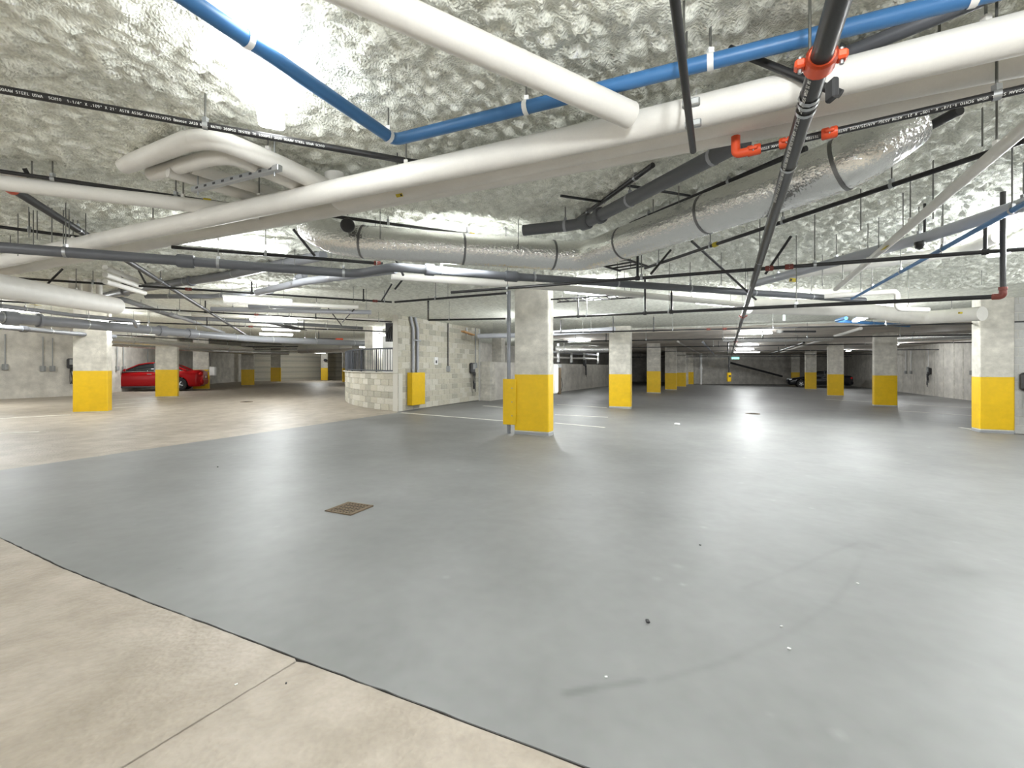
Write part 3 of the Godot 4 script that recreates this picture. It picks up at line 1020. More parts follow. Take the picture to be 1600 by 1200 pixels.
	wall_box("wall_rear", Vector3(18.2, 0, -7.6), Vector3(18.2, 0, -12.2), -0.8, top, 0.3, M.concrete, Vector3(1, 0, 0), "concrete wall behind the block wall")
	# block wall on the right
	var q0 := F(1577, 680) + D1 * 0.35 + D2 * 0.3
	var bw := struct("wall_block", "light grey block wall beside the yellow-footed column", "wall")
	var vis := 2.0
	block_wall(bw, q0, -D2, vis, gy(q0.x), 3.1, 0.2, -D1, [M.white_block], 3)
	var q1 := q0 - D2 * vis
	wall_box("wall_block", q1, q1 - D2 * 5.6, -0.6, top, 0.2, M.white_block, D1, "painted block wall carrying on past the charger box")
	var hd := part("header_joint", cbox(Vector3(1.6, 0.03, 0.02), 0.004), M.dark, bw, q0 - D2 * 0.8 + Vector3(0, 2.62, 0) - D1 * 0.012, along(D2))
	# block core in the middle
	var k0 := F(622, 643)
	var kl := (F(748, 626) - k0)
	kl.y = 0
	var cd := kl.normalized()
	var out_n := Vector3(-cd.z, 0, cd.x)
	if out_n.dot(-k0) < 0:
		out_n = -out_n
	var core := struct("wall_core", "beige block wall of the stair core with conduits and a charger", "wall")
	block_wall(core, k0, cd, kl.length(), gy(k0.x), 3.12, 0.2, out_n, [M.block0, M.block1, M.block2, M.block3, M.block0], 21)
	part("end_trim", cbox(Vector3(0.14, 3.2, 0.24), 0.01), M.white_block, core, k0 + cd * (kl.length() + 0.05) + Vector3(0, 1.55, 0) - out_n * 0.1, along(cd))
	set_meta("core0", k0)
	set_meta("cored", cd)
	set_meta("coren", out_n)
	# curved half-height block wall with the railing
	var arc := [k0, F(600, 641), F(580, 638.5), F(562, 635.5), F(550, 632.5), F(542, 629), F(539, 624)]
	var cv := struct("wall_curved", "low curved block wall under the dark railing", "wall")
	var sm := resample(arc, 0.40)
	var rows := 6
	var shp := cbox(Vector3(0.392, 0.19, 0.18), 0.008)
	for i in sm.size() - 1:
		var d: Vector3 = sm[i + 1] - sm[i]
		d.y = 0
		var nn := Vector3(-d.z, 0, d.x).normalized()
		if nn.dot(-k0) < 0:
			nn = -nn
		var mid: Vector3 = (sm[i] + sm[i + 1]) * 0.5
		part("mortar_core", box(Vector3(d.length() + 0.02, 1.18, 0.16)), M.mortar, cv, Vector3(mid.x, gy(mid.x) + 0.59, mid.z) - nn * 0.1, along(d))
		for j in rows:
			var off := 0.0 if j % 2 == 0 else d.length() * 0.5
			part("block", shp, M["block%d" % [0, 1, 1, 3, 2][(i * 3 + j * 7 + i * j) % 5]], cv, Vector3(mid.x, gy(mid.x) + 0.0 + (j + 0.5) * 0.197, mid.z) + d.normalized() * off - nn * 0.09, along(d))
	for i in sm.size() - 1:
		var d: Vector3 = sm[i + 1] - sm[i]
		var mid: Vector3 = (sm[i] + sm[i + 1]) * 0.5
		part("coping", cbox(Vector3(d.length() + 0.03, 0.03, 0.24), 0.008), M.mortar, cv, Vector3(mid.x, gy(mid.x) + 1.2, mid.z) + Vector3(0, 0, -0.08), along(d))
	set_meta("curve", sm)
	# pale wall and column inside the core
	wall_box("wall_inner", F(548, 622) + Vector3(0, 0, -2.0), k0 + cd * 4.0 - out_n * 2.6, -0.2, 3.2, 0.2, M.white, Vector3(0, 0, -1), "white painted wall inside the railed stair core")

func resample(pts: Array, step: float) -> Array:
	var c := Curve3D.new()
	c.bake_interval = 0.05
	for i in pts.size():
		var tan_ := Vector3.ZERO
		if i > 0 and i < pts.size() - 1:
			tan_ = (pts[i + 1] - pts[i - 1]) * 0.16
		c.add_point(pts[i], -tan_, tan_)
	var n := int(c.get_baked_length() / step)
	var out := []
	for i in n + 1:
		out.append(c.sample_baked(c.get_baked_length() * i / n))
	return out

func columns() -> void:
	column(830, 680, 584, true, "concrete column with a yellow guard box and grey conduit on its side", {"base": 0.07})
	column(968, 638, 584, true, "concrete column with yellow foot beside the ramp parapet, next after the guard-box column", {"base": 0.05, "top": 2.87})
	column(1021, 614.5, 579.5, true, "concrete column with yellow foot, second along the parapet from the guard-box column", {"base": 0.04, "top": 2.87})
	column(1048, 609.5, 582.5, true, "concrete column with yellow foot, third along the parapet", {"base": 0.03, "top": 2.87})
	column(1064, 604, 582, true, "concrete column with shaded yellow foot, fourth along the parapet", {"top": 2.87})
	column(1077, 600.5, 581, true, "concrete column with shaded yellow foot, last along the parapet", {"top": 2.87})
	column(1558, 677, 588, true, "concrete column with yellow foot standing against the block wall", {"base": 0.07, "d": 0.42, "w": 0.62})
	column(1384, 635.5, 586, true, "concrete column with yellow foot in front of the streaked side wall", {"base": 0.05, "top": 2.87})
	column(1306, 619, 584.5, true, "concrete column with yellow foot that stands before the dark car's boot", {"base": 0.03, "top": 2.87})
	column(1267, 608, 581.5, true, "concrete column with yellow foot that stands before the dark car's bonnet", {"top": 2.87})
	column(1243, 601.5, 581.5, true, "concrete column with shaded yellow foot past the dark car's nose", {"top": 2.87})
	column(1225, 600, 582.5, true, "far concrete column with shaded yellow foot before the end wall", {"top": 2.87})
	column(141, 644, 578.5, false, "large concrete column with yellow foot hiding the red car's nose", {"d": 0.36})
	column(260, 620, 577, false, "concrete column with yellow foot in front of the red car's doors", {})
	column(314, 608, 577, false, "concrete column with yellow foot behind the red car's tail", {})
	column(387, 602, 577, false, "concrete column with yellow foot by the rounded wall corner", {})
	column(431, 596.5, 574, false, "far concrete column with yellow foot before the block back wall", {})
	column(507, 594.5, 574.5, false, "farthest concrete column with yellow foot before the block back wall, with a small camera", {"w": 0.6})
	column(541, 597, 575, false, "pale column with faded yellow foot beside the curved railing", {"w": 0.6})

func pipes_white() -> void:
	var line := func(px: float, py: float, h: float, x: float) -> Vector3:
		# a point at column x on the run across the right-hand wing that passes (px, py)
		return P(x, HZ - (HZ - py) * (x + 786.0) / (px + 786.0), h)
	var fc := Vector3(0.1, -0.7, 1)
	var a := pipe("insulated_pipe", "thick white insulated pipe, foremost of the three crossing the aisle", "pipe", [line.call(1000, 197, 2.74, -90), P(1000, 197, 2.74), P(1720, 22, 2.74)], 0.08, M.jacket, {"fil": 0.5, "hang": 1.5, "off": 0.6, "seam": 0.92, "sides": 24})
	var b := pipe("insulated_pipe", "white insulated pipe, hindmost of the three crossing the aisle", "pipe", [line.call(1000, 233, 2.80, -90), P(1000, 233, 2.80), P(1200, 194, 2.80), P(1720, 98, 2.80)], 0.076, M.jacket, {"fil": 0.4, "hang": 1.5, "off": 0.9, "seam": 0.92, "soff": 0.8, "sides": 24})
	var c := pipe("insulated_pipe", "white insulated pipe that starts in a rounded elbow, middle one of the three", "pipe", [P(528, 318, 2.74) + Vector3(-0.03, 0.24, 0), P(528, 318, 2.74), P(1000, 217, 2.785), P(1200, 174, 2.785), P(1720, 66, 2.785)], 0.076, M.jacket, {"hang": 1.6, "off": 0.8, "seam": 0.92, "soff": 0.5, "sides": 24, "fil": 0.2})
	sticker(c, P(632, 297, 2.745), D2, Vector3(0, -0.9, 1), 0.085, 0.06, 0.025)
	pipe("insulated_pipe", "white insulated pipe sloping down to join the foremost crossing pipe", "pipe", [P(380, -90, 2.88), P(985, 180, 2.73)], 0.066, M.jacket, {"seam": 0.7, "sides": 20, "hang": 1.2})
	pipe("insulated_pipe", "outer white pipe of the bent insulated pair under the ceiling", "pipe", [P(196, 258, 3.02), P(296, 219, 2.90), P(340, 217, 2.88), P(440, 258, 2.86), P(540, 306, 2.86)], 0.065, M.jacket, {"fil": 0.2, "sides": 20, "seam": 0.8, "hang": 1.2, "off": 0.5})
	pipe("insulated_pipe", "inner white pipe of the bent insulated pair under the ceiling", "pipe", [P(238, 272, 3.0), P(330, 246, 2.88), P(365, 244, 2.86), P(505, 306, 2.84)], 0.055, M.jacket, {"fil": 0.18, "sides": 20, "seam": 0.8})
	pipe("insulated_pipe", "thin white pipe under the galvanised channel, behind the bent pair", "pipe", [P(262, 268, 2.9), P(440, 322, 2.88)], 0.045, M.jacket, {"sides": 16})
	pipe("insulated_pipe", "thin white pipe under the galvanised channel, nearer the crossing pipes", "pipe", [P(300, 262, 2.93), P(470, 316, 2.9)], 0.045, M.jacket, {"sides": 16})
	var st := thing("strut_channel", "galvanised slotted channel carrying the bent white pipes", "bracket", P(302, 297, 2.80))
	var e := P(438, 262, 2.80) - st.position
	var sb := Basis(e.normalized(), Vector3.UP, e.normalized().cross(Vector3.UP))
	part("channel", cbox(Vector3(e.length(), 0.042, 0.042), 0.004), M.galv, st, e * 0.5, sb)
	for k in 9:
		part("slot", box(Vector3(0.03, 0.016, 0.004)), M.dark, st, e * (0.08 + 0.105 * k) - sb.z * -0.0205, sb)
	for s in [0.06, 0.94]:
		part("threaded_rod", tube([e * s + Vector3(0, -0.05, 0), e * s + Vector3(0, CEIL - 2.80 + 0.02, 0)], 0.006, 6), M.galv, st)
	# big jacketed pipe by the left-hand column
	var j := pipe("insulated_pipe", "wide white jacketed pipe ending above the large left-hand column", "pipe", [P(-80, 434, 2.42), P(180, 478, 2.58)], 0.16, M.jacket, {"sides": 24, "hang": 2.0})
	sticker(j, P(55, 459, 2.47), (P(180, 478, 2.58) - P(-80, 434, 2.42)).normalized(), Vector3(0.2, -0.8, 0.6), 0.16, 0.16, 0.06)
	# risers
	for q in [[117, 15, "widest"], [137, 11, "middle"], [155, 8, "slimmest"]]:
		var p := P(q[0], 472, 2.62)
		pipe("riser_pipe", q[2] + " white vertical riser of the three above the large left-hand column", "pipe", [Vector3(p.x, 3.08, p.z), p], q[1] * 0.5 * -p.z / FP, M.jacket, {"group": "white risers", "sides": 16})
	for k in 3:
		pipe("insulated_pipe", ["uppermost", "middle", "lowest"][k] + " thin white pipe running off the three risers", "pipe", [P(164, 418 + k * 11, 2.93 - k * 0.1), P(214 + k * 6, 438 + k * 10, 2.93 - k * 0.1)], 0.04, M.jacket, {"group": "pipes off the risers", "sides": 10, "hang": 1.2 if k == 0 else 0.0})
	# right-hand side
	var d := pipe("insulated_pipe", "long white pipe running along the aisle under the long black line", "pipe", [P(1640, 166, 2.6), P(1306, 452, 2.6)], 0.034, M.jacket, {"sides": 16, "hang": 1.5})
	sticker(d, P(1381, 382, 2.6), D1, Vector3(-0.3, -0.5, 1), 0.034, 0.16, 0.035)
	pipe("drain_pipe", "pale grey drain pipe with clamps above the thin blue pipe", "pipe", [P(1180, 443, 2.7), P(1450, 370, 2.7), P(1640, 306, 2.7)], 0.055, M.pvc_light, {"hang": 1.0, "off": 0.5})
	pipe("insulated_pipe", "white jacketed pipe behind the pale clamped drain pipe", "pipe", [P(1215, 432, 2.88), P(1505, 392, 2.88), P(1560, 370, 2.9)], 0.07, M.jacket, {"hang": 1.5, "sides": 16})
	var g := pipe("insulated_pipe", "fat white jacketed pipe over the column against the block wall", "pipe", [P(1170, 478, 2.66), P(1330, 482, 2.66), P(1440, 497, 2.66), P(1535, 490, 2.62)], 0.16, M.jacket, {"sides": 22, "hang": 2.0, "fil": 0.5})
	sticker(g, P(1490, 488, 2.66), Vector3(1, 0, 0), Vector3(0, -0.2, 1), 0.16, 0.1, 0.04)
	var hh := pipe("insulated_pipe", "slim white pipe with a yellow label and a short vertical drop", "pipe", [P(1288, 463, 2.62), P(1402, 455, 2.62), P(1402, 455, 2.62) + Vector3(0, -0.28, 0), P(1450, 484, 2.34)], 0.04, M.jacket, {"fil": 0.08, "sides": 14, "hang": 0.9})
	sticker(hh, P(1376, 457, 2.62), (P(1402, 455, 2.62) - P(1288, 463, 2.62)).normalized(), Vector3(0, -0.2, 1), 0.04, 0.16, 0.04)
	pipe("insulated_pipe", "white pipe on the lower ceiling leading towards the dark car", "pipe", [P(1345, 513, 2.8), P(1220, 551, 2.8)], 0.06, M.jacket, {"sides": 10, "hang": 3.0, "top": 2.88})
	var w := pipe("insulated_pipe", "white pipe running just under the long grey drain across the aisle", "pipe", [P(612, 431, 2.67), P(870, 449, 2.67), P(1165, 476.5, 2.67)], 0.055, M.jacket, {"hang": 1.6, "off": 0.7, "seam": 1.0})
	sticker(w, P(1237, 437, 2.60), Vector3(0.9, 0, -0.4), Vector3(0, -0.4, 1), 0.02, 0.14, 0.05)

func pipes_near_black() -> void:
	var q0 := P(-60, 129, 2.85)
	var q1 := P(655, 255, 2.85)
	var d := (q1 - q0).normalized()
	var a := pipe("sprinkler_pipe", "black steel sprinkler pipe with white lettering under the bright strip light", "pipe", [q0, q1], 0.021, M.black, {"hang": 1.25, "off": 1.05, "sides": 18})
	lettering(a, "SOAAW STEEL USWA  SCH10  1-1/4\" X .109\" X 21' ASTM A53Gr.A/A135/A795 Bmoose 2A20 MTM. RATED 300PSI TESTED TO 1000PSI 2A20 SOAAW STEEL USWA SCH10", on_run(q0, q1, 2), d, Vector3(0.75, -0.5, 1), 0.021, 0.013)
	pipe("sprinkler_pipe", "thin black pipe in front of the beige jacketed duct", "pipe", [P(-60, 259, 2.9), P(378, 322, 2.9)], 0.016, M.black, {"hang": 0.8, "off": 0.5, "coup": [[0.85, M.label, 0.06]]})
	# main of the left-hand wing
	var f0 := P(-70, 239, 2.96)
	var f1 := P(398, 532, 2.60)
	pipe("sprinkler_main", "dark sprinkler main of the left-hand wing with red couplings", "pipe", [f0, f1], 0.036, M.dark, {"hang": 3.0, "off": 1.9, "sides": 18, "coup": [[0.035, M.orange, 0.14]]})
	# main of the right-hand wing
	var m0 := P(1338, -90, 2.5)
	var m1 := P(1142, 557, 2.5)
	var md := (m1 - m0).normalized()
	var mm := pipe("sprinkler_main", "black sprinkler main running down the aisle with orange couplings", "pipe", [m0, m1], 0.036, M.black, {"hang": 3.2, "off": 0.75, "sides": 22, "coup": [[0.20, M.red_dull, 0.1], [0.42, M.red_dull, 0.1]]})
	coupling(mm, on_row(m0, m1, 95) - mm.position, md, 0.036, M.orange, 0.075)
	for k in 2:
		var p := on_row(m0, m1, 157.0 + k * 12.0)
		part("clamp_ring", tube([p - md * 0.012 - mm.position, p + md * 0.012 - mm.position], 0.041, 18, false), M.galv, mm)
	part("clamp_ring", tube([on_row(m0, m1, 258) - md * 0.015 - mm.position, on_row(m0, m1, 258) + md * 0.015 - mm.position], 0.041, 18, false), M.galv, mm)
	lettering(mm, "SW 25 USWA SCH10 2-1/2\" X .120\" X 21' ASTM A135 A795 MADE IN USA 300PSI RATED SW 25 USWA SCH10 2-1/2\" X .120\" X 21' ASTM A135 A795", on_row(m0, m1, 112), md, Vector3(-0.75, -0.62, 0.3), 0.036, 0.013)
	var br := pipe("sway_brace", "black brace pipe clamped across the aisle's sprinkler main", "pipe", [P(1140, 76, 2.98), P(1314, 147, 2.60)], 0.018, M.black, {"sides": 12})
	part("brace_clamp", cbox(Vector3(0.03, 0.09, 0.06), 0.008), M.dark, br, P(1300, 141, 2.6) - br.position)
	# lettered line above the foil duct
	var t0 := P(1163, 238, 2.6)
	var t1 := P(1660, 125, 2.6)
	var td := (t1 - t0).normalized()
	var t := pipe("sprinkler_pipe", "black lettered sprinkler line along the foil duct with orange fittings", "pipe", [t0, t1], 0.019, M.black, {"hang": 1.1, "off": 1.0, "sides": 18, "coup": [[0.17, M.orange, 0.07], [0.04, M.orange, 0.07]]})
	coupling(t, on_run(t0, t1, 1296) - t.position, td, 0.019, M.orange, 0.07)
	part("elbow", tube(fillet([P(1168, 237, 2.6) - t.position, P(1168, 237, 2.6) - td * 0.06 - t.position, P(1168, 237, 2.6) - td * 0.06 + Vector3(0, 0.10, 0) - t.position], 0.06), 0.024, 14), M.orange, t)
	lettering(t, "SOAAW STEEL USWA SCH10 1-1/4\" X .109\" X 21' ASTM A53Gr.A/A135/A795 RATED 300PSI TESTED TO 1000PSI SOAAW STEEL USWA", on_run(t0, t1, 1598), -td, Vector3(-0.75, -0.75, 1), 0.019, 0.011)
	# short hanging black pipe with two clamps
	var k0 := P(1046, -70, 2.56)
	var k1 := P(1083, 236, 2.56)
	var kd := (k1 - k0).normalized()
	var k := pipe("sprinkler_pipe", "short open-ended black pipe clamped under the white crossing pipes", "pipe", [k0, k1], 0.0165, M.black, {"sides": 16})
	for y in [168, 200]:
		var p := P(1072.0 + (y - 168) * 0.12, y, 2.56) - k.position
		var cl := part("strut_clamp", cbox(Vector3(0.075, 0.035, 0.03), 0.006), M.galv, k, p + Vector3(0.022, 0.02, 0), along(D2))
		part("threaded_rod", tube([Vector3(0.03, 0, 0), Vector3(0.03, CEIL - 2.56, 0)], 0.006, 6), M.rod, cl)
		part("clamp_slot", box(Vector3(0.05, 0.016, 0.004)), M.dark, cl, Vector3(0, 0, 0.0155))
	# long line beyond the duct
	pipe("sprinkler_pipe", "black line that crosses behind the long white aisle pipe", "pipe", [P(1008, 419, 2.8), P(1650, 203, 2.8)], 0.019, M.black, {"hang": 0.95, "off": 0.3, "coup": [[0.33, M.label, 0.06]]})
	pipe("sprinkler_pipe", "black pipe bundle end just above the foil duct's last bend", "pipe", [P(1400, 225, 2.98), P(1500, 172, 2.98)], 0.03, M.black, {"hang": 0.6, "off": 0.2})
	pipe("drain_pipe", "dark grey pipe above the white crossing pipes, by the orange coupling", "pipe", [P(1215, 128, 3.0), P(1700, -70, 3.0)], 0.035, M.pvc_dark, {"hang": 0.7, "off": 0.3})
	pipe("sprinkler_pipe", "black rail under the ceiling along the foil duct's upper side", "pipe", [P(985, 350, 3.0), P(1260, 232, 3.0)], 0.022, M.black, {"hang": 1.0, "off": 0.3})
	pipe("sprinkler_pipe", "black rail under the ceiling beside the grey bent drain", "pipe", [P(900, 345, 3.0), P(1020, 258, 3.0)], 0.022, M.black, {"hang": 0.9, "off": 0.3})
	pipe("sprinkler_pipe", "thin black cross bar between the two ceiling rails", "pipe", [P(876, 306, 3.0), P(945, 316, 3.0)], 0.012, M.black, {})
	pipe("sprinkler_pipe", "thin black cross bar beyond the grey bent drain", "pipe", [P(980, 290, 3.0), P(1078, 306, 3.0)], 0.012, M.black, {})
	pipe("sprinkler_pipe", "short black line over the grey drain by the left-hand main", "pipe", [P(-20, 352, 2.85), P(128, 371, 2.85)], 0.017, M.black, {"hang": 1.0, "off": 0.3})

func pipes_plastic() -> void:
	pipe("blue_pipe", "bright blue pipe bent at a right angle under the sprayed ceiling", "pipe", [P(150, -100, 2.86), P(616, 219, 2.86), P(1640, -35, 2.86)], 0.036, M.blue, {"fil": 0.06, "hang": 0.95, "off": 0.55, "sides": 18, "hmat": M.white})
	pipe("blue_pipe", "thin blue pipe running along the aisle past the pale clamped drain", "pipe", [P(1650, 291, 2.55), P(1331, 467, 2.55)], 0.02, M.blue, {"hang": 1.2, "off": 0.5})
	pipe("blue_pipe", "far blue pipe with a hooked end on the lower ceiling", "pipe", [P(1322, 497, 2.76), P(1306, 501, 2.76), P(1420, 509, 2.76)], 0.05, M.blue, {"fil": 0.1, "sides": 10, "hang": 1.5, "off": 1.0, "top": 2.88})
	pipe("drain_pipe", "grey bent drain pipe with a coupling above the foil duct", "pipe", [P(818, 360, 2.85), P(912, 350, 2.85), P(1165, 219, 2.85)], 0.056, M.pvc_dark, {"fil": 0.2, "hang": 0.9, "off": 0.45, "coup": [[0.27, M.pvc_dark, 0.1], [0.36, M.pvc_dark, 0.05]], "hmat": M.pvc_light})
	pipe("drain_pipe", "long grey drain pipe crossing both wings under the foil duct", "pipe", [P(-60, 382, 2.55), P(557, 428, 2.55), P(614, 417, 2.57), P(800, 432, 2.61), P(1350, 469, 2.64)], 0.052, M.pvc_dark, {"fil": 0.16, "hang": 1.3, "off": 0.75, "coup": [[0.14, M.pvc_dark, 0.16], [0.36, M.pvc_dark, 0.12], [0.45, M.pvc_dark, 0.18]]})
	pipe("drain_pipe", "grey drain rising towards the foil duct from the white risers", "pipe", [P(160, 463, 2.97), P(225, 450, 2.97), P(350, 431, 2.97), P(505, 399, 2.97)], 0.07, M.pvc, {"hang": 1.5, "off": 0.5, "coup": [[0.15, M.pvc, 0.2], [0.5, M.pvc, 0.05]]})
	var l := pipe("drain_pipe", "pale grey drain with a side elbow under the long grey drain", "pipe", [P(402, 457, 2.58), P(475, 440, 2.58), P(618, 421, 2.58)], 0.05, M.pvc_light, {"hang": 0.8, "off": 0.4})
	part("side_elbow", tube(fillet([P(462, 443, 2.58) - l.position, P(464, 434, 2.68) - l.position, P(476, 431, 2.68) - l.position], 0.08), 0.045, 12), M.pvc, l)
	pipe("drain_pipe", "large grey drain pipe passing behind the large left-hand column", "pipe", [P(-60, 491, 2.45), P(112, 505, 2.45), P(400, 530, 2.45), P(575, 537, 2.45)], 0.115, M.pvc, {"hang": 1.6, "off": 0.6, "coup": [[0.06, M.pvc, 0.25], [0.10, M.pvc, 0.06], [0.34, M.pvc, 0.25], [0.42, M.pvc, 0.3]]})
	pipe("drain_pipe", "smaller grey drain under the large one by the concrete side wall", "pipe", [P(-40, 507, 2.35), P(112, 521, 2.35), P(180, 526, 2.35)], 0.06, M.pvc, {"hang": 1.4, "off": 0.6, "coup": [[0.3, M.pvc_dark, 0.15]]})
	pipe("drain_pipe", "grey drain with a tapered end beside the white risers", "pipe", [P(166, 471, 2.92), P(190, 467, 2.92), P(276, 496, 2.92), P(430, 504, 2.92), P(566, 513, 2.92)], 0.06, M.pvc, {"hang": 1.2, "off": 0.5, "fil": 0.3})
	pipe("drain_pipe", "pale grey drain slanting down over the red car", "pipe", [P(268, 491, 2.83), P(350, 520, 2.83)], 0.05, M.pvc_light, {"hang": 2.0})
	pipe("drain_pipe", "slim grey drain level with the crossing of sprinkler lines", "pipe", [P(228, 463, 2.92), P(330, 463, 2.92), P(425, 455, 2.92)], 0.05, M.pvc, {"hang": 1.2})
	pipe("drain_pipe", "slim drain with a short drop beside the large left-hand column's head", "pipe", [P(0, 478, 2.62), P(118, 493, 2.62), P(208, 501, 2.58), P(214, 503, 2.58) + Vector3(0, -0.12, 0)], 0.045, M.pvc, {"fil": 0.08, "hang": 1.4})
	# far left parallel drains and white pipes
	for q in [[350, 471, 560, 480, 0.05, M.jacket, "slim white far pipe beside the branch line from the white risers"], [330, 483, 580, 488, 0.06, M.pvc_light, "pale grey far pipe in the bundle past the sprinkler main"], [300, 492, 600, 500, 0.05, M.jacket, "lowest white far pipe in the bundle past the sprinkler main"], [390, 478, 500, 478, 0.07, M.pvc, "short thick grey far pipe in the bundle past the sprinkler main"]]:
		pipe("drain_pipe", q[6], "pipe", [P(q[0], q[1], 2.88), P(q[2], q[3], 2.88)], q[4], q[5], {"hang": 1.4, "off": 0.5, "group": "far parallel service pipes", "sides": 10})
	pipe("drain_pipe", "grey drain behind the conduit on the guard-box column, past the block core", "pipe", [P(747, 525, 2.6), P(800, 524, 2.6), P(960, 515, 2.6)], 0.09, M.pvc_light, {"hang": 2.0, "off": 0.6, "sides": 12})
	var cdt: Vector3 = F(795, 677)
	var gp := thing("drain_riser", "grey plastic drain pipe dropping down beside the guard-box column", "pipe", cdt)
	part("pipe_run", tube([Vector3.ZERO, Vector3(0, 3.06 - cdt.y, 0)], 0.04, 14), M.pvc, gp)
	part("coupling", tube([Vector3(0, 2.35, 0), Vector3(0, 2.47, 0)], 0.05, 14), M.pvc, gp)
	var gb := thing("guard_box", "yellow steel guard boxed round the drain pipe of the centre column", "guard", Vector3(cdt.x, cdt.y, cdt.z))
	var h0 := up_at(cdt, 663) - cdt.y
	var h1 := up_at(cdt, 592) - cdt.y
	part("guard_front", cbox(Vector3(0.30, h1 - h0, 0.02), 0.006), M.yellow, gb, Vector3(0.045, (h0 + h1) * 0.5, 0) - D1 * 0.07, along(D2))
	part("guard_side", cbox(Vector3(0.02, h1 - h0, 0.20), 0.006), M.yellow, gb, Vector3(0.02, (h0 + h1) * 0.5, 0) + D2 * 0.12 + D1 * 0.03, along(D2))
	for y in [0.2, 0.5, 0.8]:
		part("bolt", lathe([Vector2(0.012, 0), Vector2(0.012, 0.008), Vector2(0, 0.01)], 8), M.galv, gb, Vector3(0.02, h0 + (h1 - h0) * y, 0) - D1 * 0.08 - D2 * 0.09, y_along(-D1))

func ducts() -> void:
	var pts := [P(486, 352, 2.98), P(520, 372, 2.80), P(575, 379, 2.72), P(912, 402, 2.72), P(1250, 283, 2.72), P(1340, 248, 2.73), P(1415, 192, 2.93)]
	var du := pipe("foil_duct", "large foil-wrapped round duct bent across the aisle", "duct", pts, 0.172, M.foil, {"fil": 0.28, "sides": 36, "seam": 1.05, "soff": 0.75, "smat": M.foil_seam, "part": "foil_wrap"})
	for s in [P(590, 380, 2.72), P(800, 394, 2.72), P(1040, 357, 2.72)]:
		for k in [-0.17, 0.17]:
			part("hanger_wire", tube([s + D4 * k - du.position, Vector3(s.x, CEIL + 0.02, s.z) + D4 * k - du.position], 0.004, 5, false), M.rod, du)
	var bl := thing("capped_pipe_end", "dark grey round pipe cap hung above the foil duct", "pipe cap", P(543, 352, 2.82))
	part("cap", lathe([Vector2(0, 0.03), Vector2(0.05, 0.027), Vector2(0.066, 0.012), Vector2(0.07, -0.01), Vector2(0.07, -0.12), Vector2(0.0, -0.125)], 24), M.dark, bl, Vector3.ZERO, y_along(Vector3(0.3, -0.25, 0.9)))
	part("hanger_rod", tube([Vector3(0, 0.1, 0), Vector3(0, CEIL - 2.82 + 0.02, 0)], 0.008, 6), M.rod, bl)
	pipe("jacketed_duct", "beige jacketed round duct behind the thin black pipe", "duct", [P(-60, 278, 2.84), P(405, 333, 2.84)], 0.06, M.jacket, {"sides": 20, "hang": 1.0, "off": 0.4, "seam": 0.9})
	for q in [["foil duct over the red car's roof", 170, 530, 392, 546, 2.42, 0.13], ["lower foil duct above the red car", 172, 537, 330, 548, 2.36, 0.10], ["foil duct before the rounded wall corner", 330, 548, 450, 552, 2.45, 0.14], ["crumpled foil duct beyond the far left columns", 470, 546, 556, 543, 2.55, 0.26]]:
		pipe("foil_duct", q[0], "duct", [P(q[1], q[2], q[5]), P(q[3], q[4], q[5])], q[6], M.foil, {"sides": 14, "hang": 3.0, "off": 1.0})
	pipe("foil_duct", "broad foil duct under the lower ceiling, by the strip light there", "duct", [P(1130, 529, 2.68), P(1300, 528, 2.68)], 0.14, M.foil, {"sides": 16, "hang": 2.5, "top": 2.88})
	pipe("foil_duct", "shiny duct below the strip light by the stained side wall", "duct", [P(1405, 528, 2.62), P(1530, 522, 2.62)], 0.16, M.foil, {"sides": 18, "hang": 2.0, "top": 2.88})
	pipe("foil_duct", "foil duct over the ramp parapet", "duct", [P(868, 546, 2.5), P(950, 546, 2.5)], 0.2, M.foil, {"sides": 14, "hang": 3.0})

